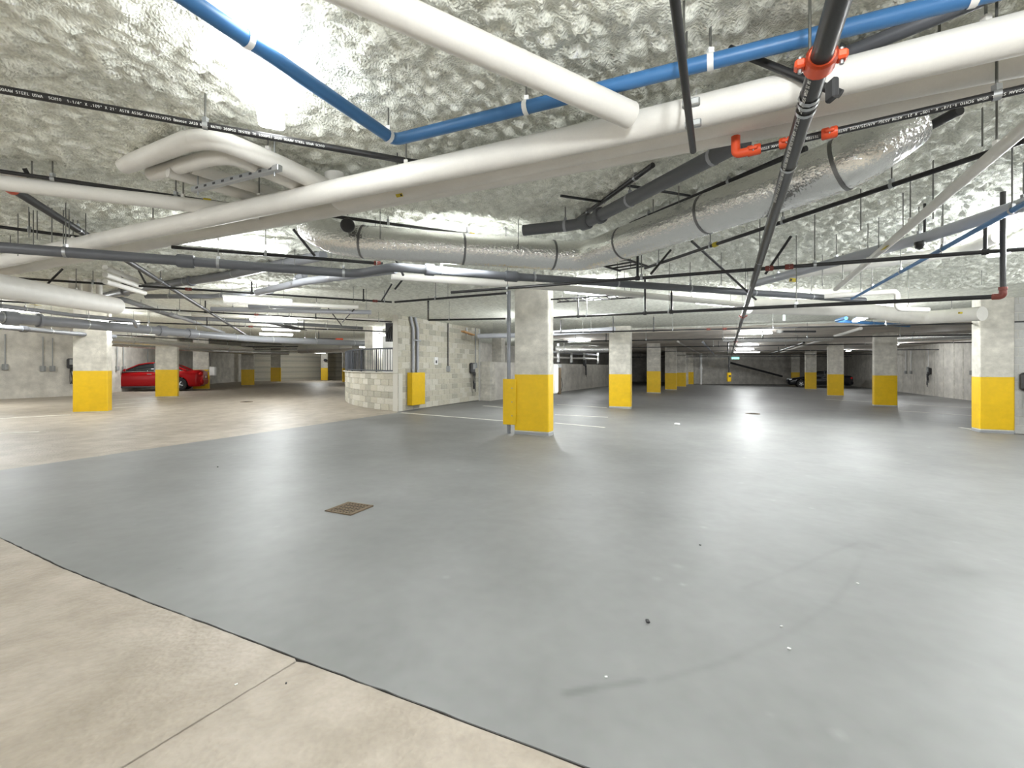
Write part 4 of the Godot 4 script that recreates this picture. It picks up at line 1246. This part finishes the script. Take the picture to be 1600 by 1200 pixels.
func branch_lines() -> void:
	var b := func(label: String, x0: float, y0: float, h0: float, x1: float, y1: float, h1: float, r := 0.017, o := {}) -> Node3D:
		var oo := {"hang": 2.4, "off": 0.9, "sides": 10}
		oo.merge(o, true)
		return pipe("branch_line", label, "pipe", [P(x0, y0, h0), P(x1, y1, h1)], r, M.black, oo)
	b.call("black branch line just below the long grey drain, by the foil duct's elbow", 268, 386, 2.7, 598, 412, 2.7, 0.019, {"coup": [[0.97, M.red_dull, 0.08]]})
	var y := b.call("black branch line along the top of the large foil duct", 462, 330, 2.95, 828, 379, 2.95, 0.017, {"hang": 0.9}) as Node3D
	sticker(y, P(737, 367, 2.95), (P(828, 379, 2.95) - P(462, 330, 2.95)).normalized(), Vector3(0, -0.2, 1), 0.014, 0.06, 0.05)
	b.call("black branch line past the white risers to the block core", 30, 435, 2.82, 612, 472, 2.82, 0.019, {"sprig": [[0.22, 0.3], [0.55, 0.25], [0.9, 0.28]], "coup": [[0.38, M.red_dull, 0.1], [0.94, M.red_dull, 0.1]]})
	b.call("black branch line over the large left-hand column to the core's cable trays", -30, 469, 2.78, 612, 503, 2.78, 0.019, {"sprig": [[0.17, 0.3], [0.45, 0.32], [0.75, 0.3]], "coup": [[0.58, M.red_dull, 0.1]]})
	b.call("black branch line that passes over the red car's boot", 170, 502, 2.70, 603, 518, 2.70, 0.02, {"sprig": [[0.3, 0.35], [0.65, 0.35]], "coup": [[0.45, M.red_dull, 0.12]]})
	b.call("black branch line behind the large drain, over the red car", 170, 523, 2.64, 440, 538, 2.64, 0.02, {"sprig": [[0.5, 0.35]]})
	b.call("black branch line with a red elbow near the curved railing", 440, 528, 2.66, 535, 530, 2.66, 0.025, {"sprig": [[0.6, 0.3]], "coup": [[0.95, M.orange, 0.3]]})
	b.call("black branch line in front of the centre column's head", 705, 457, 2.5, 1640, 386, 2.5, 0.02, {"hang": 1.8, "sprig": [[0.42, 0.35], [0.93, 0.3]], "coup": [[0.645, M.red_dull, 0.08], [0.675, M.red_dull, 0.08]]})
	b.call("black branch line from the block core to the centre column", 617, 472, 2.6, 792, 458, 2.6, 0.019, {})
	var r2 := pipe("branch_line", "black branch line with a dropped end across the block core", "pipe", [P(669, 471, 2.86), P(669, 500, 2.6), P(790, 498, 2.6)], 0.022, M.black, {"fil": 0.04, "sides": 10, "hang": 1.5})
	var q0 := P(866, 496, 2.46)
	var q1 := P(1567, 463, 2.06)
	pipe("branch_line", "black branch line ending in a red elbow and a tall upright drop", "pipe", [q0, q1, Vector3(q1.x, 3.02, q1.z)], 0.022, M.black, {"fil": 0.03, "sides": 12, "hang": 1.9, "off": 1.0, "sprig": [[0.1, 0.5], [0.32, 0.6], [0.39, 0.3]]})
	var qe := thing("pipe_elbow", "red cast elbow at the foot of the tall upright drop", "pipe fitting", q1)
	part("elbow", tube(fillet([-(q1 - q0).normalized() * 0.07, Vector3.ZERO, Vector3(0, 0.07, 0)], 0.04), 0.029, 12), M.red_dull, qe)
	part("collar", tube([Vector3(0, 0.06, 0), Vector3(0, 0.085, 0)], 0.033, 12), M.red_dull, qe)
	b.call("black branch line in front of the first parapet column's head", 866, 520, 2.5, 1530, 505, 2.5, 0.022, {"hang": 2.6, "sprig": [[0.02, 0.4], [0.17, 0.45], [0.28, 0.4]], "coup": [[0.42, M.red_dull, 0.1], [0.46, M.red_dull, 0.1]]})
	b.call("black branch line behind the first parapet column", 866, 534, 2.5, 1530, 523, 2.5, 0.022, {"hang": 2.8, "sprig": [[0.15, 0.3], [0.55, 0.25]]})
	b.call("black branch line along the lower ceiling towards the stained side wall", 985, 543, 2.5, 1525, 535, 2.5, 0.024, {"hang": 3.2, "sprig": [[0.3, 0.25]]})
	b.call("black branch line deep in the far wing, past the second column", 1035, 549, 2.5, 1520, 546, 2.5, 0.026, {"hang": 4.0, "sprig": [[0.4, 0.25]]})
	b.call("black branch line over the dark car", 1040, 555, 2.45, 1420, 553, 2.45, 0.028, {"hang": 5.0})
	b.call("pale pipe line across the far wing's end", 985, 558, 2.42, 1330, 557, 2.42, 0.04, {"hang": 6.0})
	# braces
	for q in [[1081, 377, 2.98, 1181, 468, 2.46, "black brace angled from the ceiling to the sprinkler main"], [1048, 391, 2.98, 1017, 428, 2.62, "short black brace by the long black line's end"], [1236, 369, 2.98, 1196, 428, 2.6, "black brace beside the sprinkler main, over the branch line"], [614, 397, 2.95, 630, 430, 2.62, "short brace under the foil duct"], [458, 358, 2.98, 492, 400, 2.72, "black brace hanging by the foil duct's elbow"], [633, 432, 2.9, 617, 452, 2.7, "black brace over the core's corner"], [612, 444, 3.0, 596, 470, 2.72, "black brace joining the branch line at the core"], [513, 482, 3.0, 535, 510, 2.66, "black brace slanting beside the curved railing"], [558, 478, 3.0, 535, 503, 2.66, "black brace slanting to the core's branch line"], [98, 420, 3.0, 72, 446, 2.72, "black brace next to the white risers"], [38, 263, 3.0, 60, 303, 2.83, "black brace above the left-hand sprinkler main"], [217, 423, 3.0, 227, 442, 2.75, "black brace near the rising grey drain"]]:
		pipe("sway_brace", q[6], "brace", [P(q[0], q[1], q[2]), P(q[3], q[4], q[5])], 0.016, M.black, {"sides": 8})
	# lone hanger rods with hooks, left over in the ceiling
	var r := RandomNumberGenerator.new()
	r.seed = 4
	var spots := [[28, 330], [45, 322], [52, 325], [58, 328], [81, 322], [99, 326], [108, 322], [134, 330], [1345, 290], [1373, 333], [1411, 300], [1458, 245], [1535, 160], [1471, 332], [1285, 395], [1345, 420], [1534, 420], [700, 440], [552, 445], [572, 450], [1127, 390], [1165, 410]]
	for s in spots:
		var t := thing("threaded_rod", "bare steel hanger rod hanging from the sprayed ceiling", "rod", P(s[0], s[1], CEIL), "bare hanger rods")
		part("rod", tube([Vector3(0, 0.02, 0), Vector3(0, -r.randf_range(0.25, 0.5), 0)], 0.005, 6), M.rod, t)

func far_services() -> void:
	# cable trays and dense far pipes, left-hand wing
	for q in [[430, 505, 470, 516, "black ladder cable tray between far left pipes"], [940, 404, 990, 420, "black ribbed cable tray over the white crossing pipe"], [866, 470, 1000, 462, "long black ribbed cable tray behind the centre column"]]:
		var a := P(q[0], q[1], 2.72)
		var b := P(q[2], q[3], 2.72)
		var t := thing("cable_tray", q[4], "cable tray", a)
		var d := b - a
		var x := d.normalized()
		var n := x.cross(Vector3.UP).normalized()
		for s in [-1.0, 1.0]:
			part("side_rail", tube([n * 0.2 * s, d + n * 0.2 * s], 0.015, 6), M.black, t)
		var k := 0.1
		while k < d.length():
			part("rung", tube([x * k - n * 0.2, x * k + n * 0.2], 0.011, 6), M.black, t)
			k += 0.16
		for s in [0.1, 0.9]:
			part("hanger_rod", tube([d * s, d * s + Vector3(0, CEIL - 2.72 + 0.02, 0)], 0.006, 6), M.rod, t)
	# more lines along the wings, seen end-on between the columns
	for i in 5:
		var y := 556.0 + i * 1.6
		pipe("sprinkler_pipe", "far black service line deep in the left-hand wing", "pipe", [P(300 + i * 30, 541 + i * 2.5, 2.74), P(545, 542 + i * 2.5, 2.74)], 0.03, M.black, {"sides": 6, "hang": 5.0, "group": "far service lines"})
	for i in [0, 1, 2, 5]:
		var x: float = 2.5 + i * 1.3
		var p := Vector3(x + 6.0, 2.76 - 0.03 * (i % 3), -24)
		pipe("insulated_pipe", "pale service pipe along the far wing under the lower ceiling", "pipe", [p, p + D1 * 22.0], 0.045 + 0.012 * (i % 2), [M.jacket, M.pvc_light, M.black][i % 3], {"sides": 8, "hang": 5.0, "top": 2.88, "group": "pipes along the far wing"})
	# small exit sign under the ceiling
	var s := thing("exit_sign", "small lit exit sign hung edge-on near the aisle's sprinkler main", "sign", P(1225, 490, 2.98))
	part("sign_box", cbox(Vector3(0.32, 0.2, 0.06), 0.01), M.white, s, Vector3(0, -0.12, 0), along(Vector3(0.5, 0, -0.86)))
	part("sign_face_light", cbox(Vector3(0.28, 0.16, 0.065), 0.006), M.exit_glow, s, Vector3(0, -0.12, 0), along(Vector3(0.5, 0, -0.86)))
	part("stem", tube([Vector3.ZERO, Vector3(0, 0.09, 0)], 0.01, 6), M.rod, s)
	var s2 := thing("exit_sign", "far green-lit exit sign before the end wall", "sign", P(1149, 559, 2.35))
	part("sign_box", cbox(Vector3(0.7, 0.26, 0.08), 0.01), M.exit_glow, s2, Vector3.ZERO)
	part("stem", tube([Vector3(0, 0.1, 0), Vector3(0, 0.55, 0)], 0.02, 6), M.rod, s2)
	var hb := thing("height_bar", "long dark fixture with a white end box under the lower ceiling", "fixture", P(1217, 518, 2.72))
	part("bar", cbox(Vector3(1.2, 0.07, 0.1), 0.01), M.dark, hb, Vector3(0.72, 0.0, 0))
	part("end_box", cbox(Vector3(0.12, 0.12, 0.12), 0.01), M.white, hb)
	part("stem", tube([Vector3(0.6, 0, 0), Vector3(0.6, 0.17, 0)], 0.01, 6), M.rod, hb)
	var cm := thing("security_camera", "small black camera fixed to the pale clamped drain", "camera", P(1437, 383, 2.62))
	part("camera_body", lathe([Vector2(0, -0.05), Vector2(0.035, -0.03), Vector2(0.045, 0.0), Vector2(0.045, 0.03), Vector2(0, 0.035)], 16), M.black, cm)
	part("bracket", tube([Vector3.ZERO, Vector3(0.05, 0.06, 0), Vector3(0.05, 0.45, 0)], 0.012, 8), M.black, cm)

func core_things() -> void:
	var k0: Vector3 = get_meta("core0")
	var cd: Vector3 = get_meta("cored")
	var cn: Vector3 = get_meta("coren")
	var on := func(px: float, py: float) -> Vector3:     # where the pixel's ray meets the core wall
		var ray := Vector3((px - 800.0) / FP, (HZ - py) / FP, -1.0)
		var o := Vector3(0, CH, 0)
		return o + ray * ((k0 - o).dot(cn) / ray.dot(cn))
	# railing on the curved wall
	var sm: Array = get_meta("curve")
	var rl := thing("railing", "dark steel picket railing on the low curved block wall", "railing", sm[0] + Vector3(0, 1.215, 0))
	var inner := []
	for p in sm:
		inner.append(Vector3(p.x, gy(p.x) + 1.215, p.z) + Vector3(-0.02, 0, -0.1) - rl.position)
	var lo := []
	var hi := []
	for p in inner:
		lo.append(p + Vector3(0, 0.05, 0))
		hi.append(p + Vector3(0, 0.76, 0))
	part("top_rail", tube(hi, 0.025, 8), M.rail, rl)
	part("bottom_rail", tube(lo, 0.02, 8), M.rail, rl)
	var fine := resample(inner, 0.12)
	for i in fine.size():
		if i % 9 == 0:
			part("post", tube([fine[i], fine[i] + Vector3(0, 0.78, 0)], 0.025, 8), M.rail, rl)
		else:
			part("picket", tube([fine[i] + Vector3(0, 0.05, 0), fine[i] + Vector3(0, 0.76, 0)], 0.011, 6), M.rail, rl)
	# second railing further in
	var r2 := thing("railing", "inner dark stair railing behind the curved one", "railing", F(560, 620) + Vector3(0, 1.2, -1.0))
	part("top_rail", tube([Vector3(0, 0.72, 0), Vector3(1.6, 0.72, 0.1)], 0.02, 8), M.rail, r2)
	part("bottom_rail", tube([Vector3(0, 0.05, 0), Vector3(1.6, 0.05, 0.1)], 0.02, 8), M.rail, r2)
	for i in 13:
		part("picket", tube([Vector3(i * 0.13, -1.2 if i % 6 == 0 else 0.05, i * 0.008), Vector3(i * 0.13, 0.72, i * 0.008)], 0.012, 6), M.rail, r2)
	var ic := thing("column", "square beige column rising behind the curved railing", "column", F(584, 626))
	ic.position.y = gy(ic.position.x)
	part("shaft", cbox(Vector3(0.62, 3.2, 0.4), 0.015), M.column, ic, Vector3(0, 1.55, 0), along(D1))
	var cb := thing("cable_bundle", "black vertical bundle of cables beside the core's corner", "cables", Vector3(-4.42, 2.36, -17.0))
	for i in 5:
		part("cable", tube([Vector3(i * 0.07 - 0.15, 0, 0), Vector3(i * 0.07 - 0.12, 0.3, 0.02), Vector3(i * 0.05 - 0.02, 0.5, 0), Vector3(i * 0.02 + 0.15, 0.64, 0)], 0.03, 8), M.black, cb)
	part("tray_back", cbox(Vector3(0.4, 0.68, 0.03), 0.01), M.dark, cb, Vector3(0, 0.34, -0.06))
	# conduits and guard
	var c1 := thing("conduit_pair", "pair of grey conduits running down the block wall into a yellow guard", "conduit", on.call(648, 638))
	var base: Vector3 = c1.position
	for s in [[643, 660], [650, 646]]:
		var pts := [on.call(s[0], 632) - base + cn * 0.06, on.call(s[0], 512) - base + cn * 0.06, on.call(s[0] - 4, 498) - base + cn * 0.06, on.call(s[0] - 4, 462) - base + cn * 0.06]
		part("conduit", tube(fillet(pts, 0.2), 0.045, 12), M.pvc_light, c1)
	part("conduit_clamp", cbox(Vector3(0.42, 0.05, 0.04), 0.008), M.galv, c1, on.call(648, 532) - base + cn * 0.1, along(cd))
	var g := thing("guard_box", "yellow folded steel guard over the conduits on the block wall", "guard", on.call(646, 633))
	var gh := up_at(g.position, 582) - g.position.y
	var z0 := 0.02
	part("guard_front", cbox(Vector3(0.74, gh - z0, 0.02), 0.006), M.yellow, g, Vector3(0, (gh + z0) * 0.5, 0) + cn * 0.2, along(cd))
	part("guard_side", cbox(Vector3(0.02, gh - z0, 0.19), 0.006), M.yellow, g, Vector3(0, (gh + z0) * 0.5, 0) + cn * 0.11 - cd * 0.36, along(cd))
	part("guard_side", cbox(Vector3(0.02, gh - z0, 0.19), 0.006), M.yellow, g, Vector3(0, (gh + z0) * 0.5, 0) + cn * 0.11 + cd * 0.36, along(cd))
	var pl := thing("wall_plate", "small white plate with a dark square on the block wall", "wall plate", on.call(681, 564))
	part("plate", cbox(Vector3(0.24, 0.27, 0.02), 0.006), M.white, pl, cn * 0.012, along(cd))
	part("dark_square", cbox(Vector3(0.1, 0.1, 0.01), 0.003), M.dark, pl, cn * 0.022 + Vector3(0, -0.03, 0), along(cd))
	wall_conduit(on.call(699, 474) + cn * 0.03, on.call(699, 573) + cn * 0.03, "thin conduit with an outlet box in the middle of the block wall", M.dark)
	wall_conduit(on.call(742, 486) + cn * 0.03, on.call(742, 568) + cn * 0.03, "thin conduit running down to the charger at the block wall's end", M.grey_box)
	ev_charger(on.call(735, 575), cn, "black car charger with a looped cable at the block wall's end", M.dark)
	# white panel on the guard-box column and pedestal behind
	var wp := thing("equipment_box", "white equipment box on the centre column's side", "box", F(861, 680) + D1 * 0.2)
	var z := wp.position
	part("cabinet", cbox(Vector3(0.26, 0.62, 0.13), 0.015), M.white, wp, Vector3(0, up_at(z, 592) - z.y, 0) + D2 * 0.02, along(D1))
	part("cabinet_door", cbox(Vector3(0.22, 0.56, 0.012), 0.004), M.white, wp, Vector3(0, up_at(z, 592) - z.y, 0) - D2 * 0.05, along(D1))
	part("mounting_bracket", cbox(Vector3(0.2, 0.08, 0.06), 0.01), M.galv, wp, Vector3(0, up_at(z, 605) - z.y, 0) + D2 * 0.09, along(D1))
	var pd := F(874, 616)
	var pe := thing("charger_pedestal", "slim grey charger pedestal standing by the ramp parapet", "pedestal", pd)
	part("post", cbox(Vector3(0.18, up_at(pd, 572) - pd.y, 0.14), 0.02), M.rust, pe, Vector3(0, (up_at(pd, 572) - pd.y) * 0.5, 0))
	part("head", cbox(Vector3(0.24, 0.2, 0.18), 0.03), M.grey_box, pe, Vector3(0, up_at(pd, 572) - pd.y, 0))
	part("cable", tube(fillet([Vector3(0.1, 0.9, 0.08), Vector3(0.16, 0.5, 0.12), Vector3(0.1, 0.2, 0.1)], 0.2), 0.015, 6), M.dark, pe)
	# white stanchions with chargers along the parapet
	for i in 5:
		var q := P(874 + i * 18, 566, 1.66)
		var p0 := F(768, 626)
		var s: float = [6.8, 9.0, 11.6, 14.6, 18.5][i]
		var w := p0 + D1 * s + D2 * 0.11
		var t := thing("stanchion", "white steel stanchion rising from the ramp parapet", "stanchion", Vector3(w.x, 1.64, w.z), "white stanchions on the parapet")
		part("post", cbox(Vector3(0.13, 1.25, 0.13), 0.01), M.white, t, Vector3(0, 0.62, 0), along(D1))
		part("foot_bracket", cbox(Vector3(0.2, 0.14, 0.2), 0.02), M.dark, t, Vector3(0, 0.06, 0), along(D1))
	var pr := F(768, 626)
	pipe("insulated_pipe", "white pipe carried by the stanchions over the parapet", "pipe", [pr + D1 * 6.0 + D2 * 0.25 + Vector3(0, 2.0, 0), pr + D1 * 19.0 + D2 * 0.25 + Vector3(0, 2.1, 0)], 0.06, M.jacket, {"sides": 10})
	pipe("insulated_pipe", "pale pipe under the stanchions' white pipe", "pipe", [pr + D1 * 6.0 + D2 * 0.25 + Vector3(0, 2.3, 0), pr + D1 * 19.0 + D2 * 0.25 + Vector3(0, 2.42, 0)], 0.06, M.pvc_light, {"sides": 10})
	ev_charger(pr + D1 * 14.0 + Vector3(0, 1.75, 0), -D2, "black charger with hanging cable on the ramp parapet", M.dark)
	# header behind the core wall's end
	var hd := thing("column", "grey concrete pier over the parapet's end", "column", F(768, 624))
	hd.position += D1 * 1.5 + D2 * 0.4
	part("shaft", cbox(Vector3(0.4, 3.2, 0.5), 0.015), M.column, hd, Vector3(0, 1.5, 0), along(D1))
	var wd := thing("timber_board", "raw timber board over the core wall's top", "board", on.call(728, 516))
	part("board", cbox(Vector3(0.9, 0.05, 0.16), 0.006), M.wood, wd, cn * 0.1 + Vector3(0, -0.12, 0), along(cd) * Basis(Vector3.BACK, -0.1))
	part("bracket", cbox(Vector3(0.05, 0.3, 0.05), 0.006), M.galv, wd, cn * 0.03 + Vector3(0, -0.05, 0), along(cd))

func left_wing_things() -> void:
	var a := F(0, 624)
	var b := F(115, 618.5)
	var c := F(325, 600)
	var hit := func(px: float, py: float, p: Vector3, q: Vector3) -> Vector3:
		var d := q - p
		d.y = 0
		var n := Vector3(-d.z, 0, d.x).normalized()
		var ray := Vector3((px - 800.0) / FP, (HZ - py) / FP, -1.0)
		var o := Vector3(0, CH, 0)
		return o + ray * (((p - o).dot(n)) / ray.dot(n) - 0.08)
	for q in [[8, 522, 570], [67, 526, 573], [82, 528, 573]]:
		wall_conduit(hit.call(q[0], q[1], a, b), hit.call(q[0], q[2], a, b), "thin grey conduit with an outlet box on the concrete side wall", M.grey_box, "conduits on the side wall")
	for q in [[183, 538, 573], [193, 539, 573], [231, 545, 573]]:
		wall_conduit(hit.call(q[0], q[1], b, c), hit.call(q[0], q[2], b, c), "thin conduit on the wall behind the red car", M.grey_box, "conduits behind the red car")
	ev_charger(hit.call(110, 568, a, b), Vector3(0.9, 0, 0.4), "dark charger half hidden by the large left-hand column", M.dark)
	var f := F(327, 608)
	var w := thing("equipment_box", "white box with a conduit on the column behind the red car", "box", f)
	part("cabinet", cbox(Vector3(0.3, 0.5, 0.2), 0.02), M.white, w, Vector3(0.2, up_at(f, 580) - f.y, 0))
	part("conduit", tube([Vector3(0.08, up_at(f, 572) - f.y, 0.05), Vector3(0.02, 2.9, 0.05)], 0.02, 6), M.dark, w)
	part("mounting_bracket", cbox(Vector3(0.25, 0.06, 0.06), 0.01), M.galv, w, Vector3(0.02, up_at(f, 580) - f.y, 0))
	var k := F(511, 594.5)
	var cm := thing("security_camera", "small dark camera on the farthest column before the back wall", "camera", Vector3(k.x, up_at(k, 563), k.z + 0.35))
	part("camera_body", cbox(Vector3(0.3, 0.25, 0.3), 0.08), M.dark, cm)
	part("arm", tube([Vector3.ZERO, Vector3(-0.1, 0.1, -0.3)], 0.04, 6), M.dark, cm)

func right_wing_things() -> void:
	var r0 := F(1526, 627)
	var n := -Vector3(0.908, 0, 0.418)
	var on := func(px: float, py: float) -> Vector3:
		var ray := Vector3((px - 800.0) / FP, (HZ - py) / FP, -1.0)
		var o := Vector3(0, CH, 0)
		return o + ray * ((r0 - o).dot(n) / ray.dot(n))
	for q in [[1417, 548, 580], [1425, 548, 580], [1303, 560, 578], [1306, 558, 578]]:
		wall_conduit(on.call(q[0], q[1]) + n * 0.05, on.call(q[0], q[2]) + n * 0.05, "white conduit hanging on the streaked side wall", M.white, "white conduits on the side wall", 0.04)
	wall_conduit(on.call(1520, 540) + n * 0.05, on.call(1520, 580) + n * 0.05, "white conduit with an outlet box near the block wall's column", M.white)
	wall_conduit(on.call(1452, 544) + n * 0.05, on.call(1452, 574) + n * 0.05, "white conduit feeding the charger on the streaked side wall", M.white)
	ev_charger(on.call(1455, 580), n, "black car charger with a looped cable on the streaked side wall", M.black)
	var q := F(1577, 680) + D1 * 0.35 - D2 * 0.16
	ev_charger(Vector3(q.x, up_at(q, 596), q.z) - D2 * 0.28, -D1, "black charger on the light grey block wall", M.black)
	# yellow hanging sign, far
	var s := thing("hanging_sign", "yellow sign hanging on a dark pole before the end wall", "sign", P(1139, 566, 1.4 + 9.0 / FP * 44.0))
	part("pole", tube([Vector3(0, 0.6, 0), Vector3(0, -1.0, 0)], 0.06, 8), M.dark, s)
	part("sign_board", cbox(Vector3(0.36, 0.85, 0.2), 0.02), M.yellow, s, Vector3(0, -1.4, 0))
	part("dark_panel", cbox(Vector3(0.2, 0.2, 0.02), 0.004), M.dark, s, Vector3(0.03, -1.3, 0.105))
	var v := F(1095, 600.5)
	var wp := thing("drain_riser", "white vertical pipe at the far corner of the end wall", "pipe", v)
	part("pipe_run", tube([Vector3.ZERO, Vector3(0, 2.87 - v.y, 0)], 0.13, 10), M.white, wp)
	part("wall_bracket", cbox(Vector3(0.4, 0.1, 0.1), 0.01), M.galv, wp, Vector3(0, 1.6, 0))

func floor_things() -> void:
	# square floor drain: frame and bars of a rusty grating
	var ctr := F(546, 795)
	var a := F(513, 797)
	var g := thing("floor_drain", "square rusty floor grating in the grey coated floor", "floor drain", ctr)
	var x := (F(577, 791.5) - F(547, 803.5)); x.y = 0
	var side := 0.30
	var bx := x.normalized()
	var bs := Basis(bx, Vector3.UP, bx.cross(Vector3.UP))
	part("well", box(Vector3(side, 0.004, side)), M.dirt, g, Vector3(0, 0.0025, 0), bs)
	for s in [-1.0, 1.0]:
		part("frame_bar", box(Vector3(side + 0.02, 0.014, 0.02)), M.rust, g, Vector3(0, 0.004, 0) + bs.z * s * side * 0.5, bs)
		part("frame_bar", box(Vector3(0.02, 0.014, side + 0.02)), M.rust, g, Vector3(0, 0.004, 0) + bs.x * s * side * 0.5, bs)
	for i in 8:
		part("grate_bar", box(Vector3(side, 0.006, 0.012)), M.rust, g, Vector3(0, 0.0065, 0) + bs.z * (i - 3.5) * side / 8.2, bs)
	for i in 4:
		part("cross_bar", box(Vector3(0.012, 0.005, side)), M.rust, g, Vector3(0, 0.0065, 0) + bs.x * (i - 1.5) * side / 4.4, bs)
	for q in [[1176, 646.5, "oval dark floor drain in the bright far floor"], [385, 628, "dark floor drain in the polished bare slab"]]:
		var c := F(q[0], q[1])
		var t := thing("floor_drain", q[2], "floor drain", c)
		part("drain_cover", lathe([Vector2(0.22, -0.01), Vector2(0.22, 0.008), Vector2(0.2, 0.012), Vector2(0.0, 0.012)], 24), M.rust, t)
		for i in 5:
			part("slot", box(Vector3(0.26, 0.004, 0.02)), M.dirt, t, Vector3(0, 0.0125, (i - 2) * 0.06))
	var lines := [[627, 645, 792, 658, "white line from the block core's corner towards the centre column"], [867, 661, 945, 668, "white line beside the first parapet column, towards the aisle"], [867, 648, 950, 652, "white line next to the centre column's far side"], [870, 632, 948, 637, "white line before the first parapet column"], [755, 634, 790, 637, "short white line by the parapet's end"], [0, 677, 62, 674.5, "white line left of the large yellow-footed column"], [180, 632, 250, 626, "white line between the red car and the large column"], [178, 625, 300, 620, "white line beside the red car's wheels"], [178, 637, 235, 635, "short white line by the large column's foot"], [0, 654, 110, 648, "white line behind the large left-hand column"], [1405, 642, 1526, 650, "white line before the streaked side wall"], [1408, 631, 1526, 638, "white line one bay further along the streaked side wall"], [1290, 624, 1362, 628, "white line by the column before the dark car"], [1500, 668, 1528, 672, "short white line at the foot of the block wall's column"]]
	for q in lines:
		floor_line(F(q[0], q[1]), F(q[2], q[3]), q[4])
	# crumbs of debris
	for q in [[1012, 972, 0.014, M.black], [1058, 664, 0.06, M.white], [1094, 852, 0.008, M.dark], [1233, 1014, 0.008, M.white], [369, 1070, 0.006, M.white], [947, 1058, 0.006, M.white], [1340, 912, 0.008, M.white], [1221, 979, 0.007, M.white], [340, 730, 0.012, M.dark], [447, 1068, 0.005, M.dark]]:
		var c := F(q[0], q[1])
		var t := thing("debris_crumb", "tiny crumb of debris lying on the coated floor", "debris", c, "crumbs on the floor")
		part("crumb", cbox(Vector3(q[2] * 2.2, q[2] * 0.8, q[2] * 1.4), q[2] * 0.3), q[3], t, Vector3(0, q[2] * 0.4, 0), Basis(Vector3.UP, q[0] * 0.7))

func cars() -> void:
	var t := F(316, 611)
	car("red_car", "glossy red saloon car parked behind the yellow-footed columns", Vector3(t.x, 0, t.z) - D3 * 2.42 + Vector3(0, gy(t.x - 2.2), 0) + D4 * 0.9, -D3, M.car_red)
	var n := F(1231, 604.5)
	car("dark_car", "black saloon car parked nose out behind the far columns", Vector3(n.x, 0, n.z) - D2 * 2.42 + Vector3(0, gy(n.x + 2.2), 0) + D1 * 0.6, D2, M.car_dark)
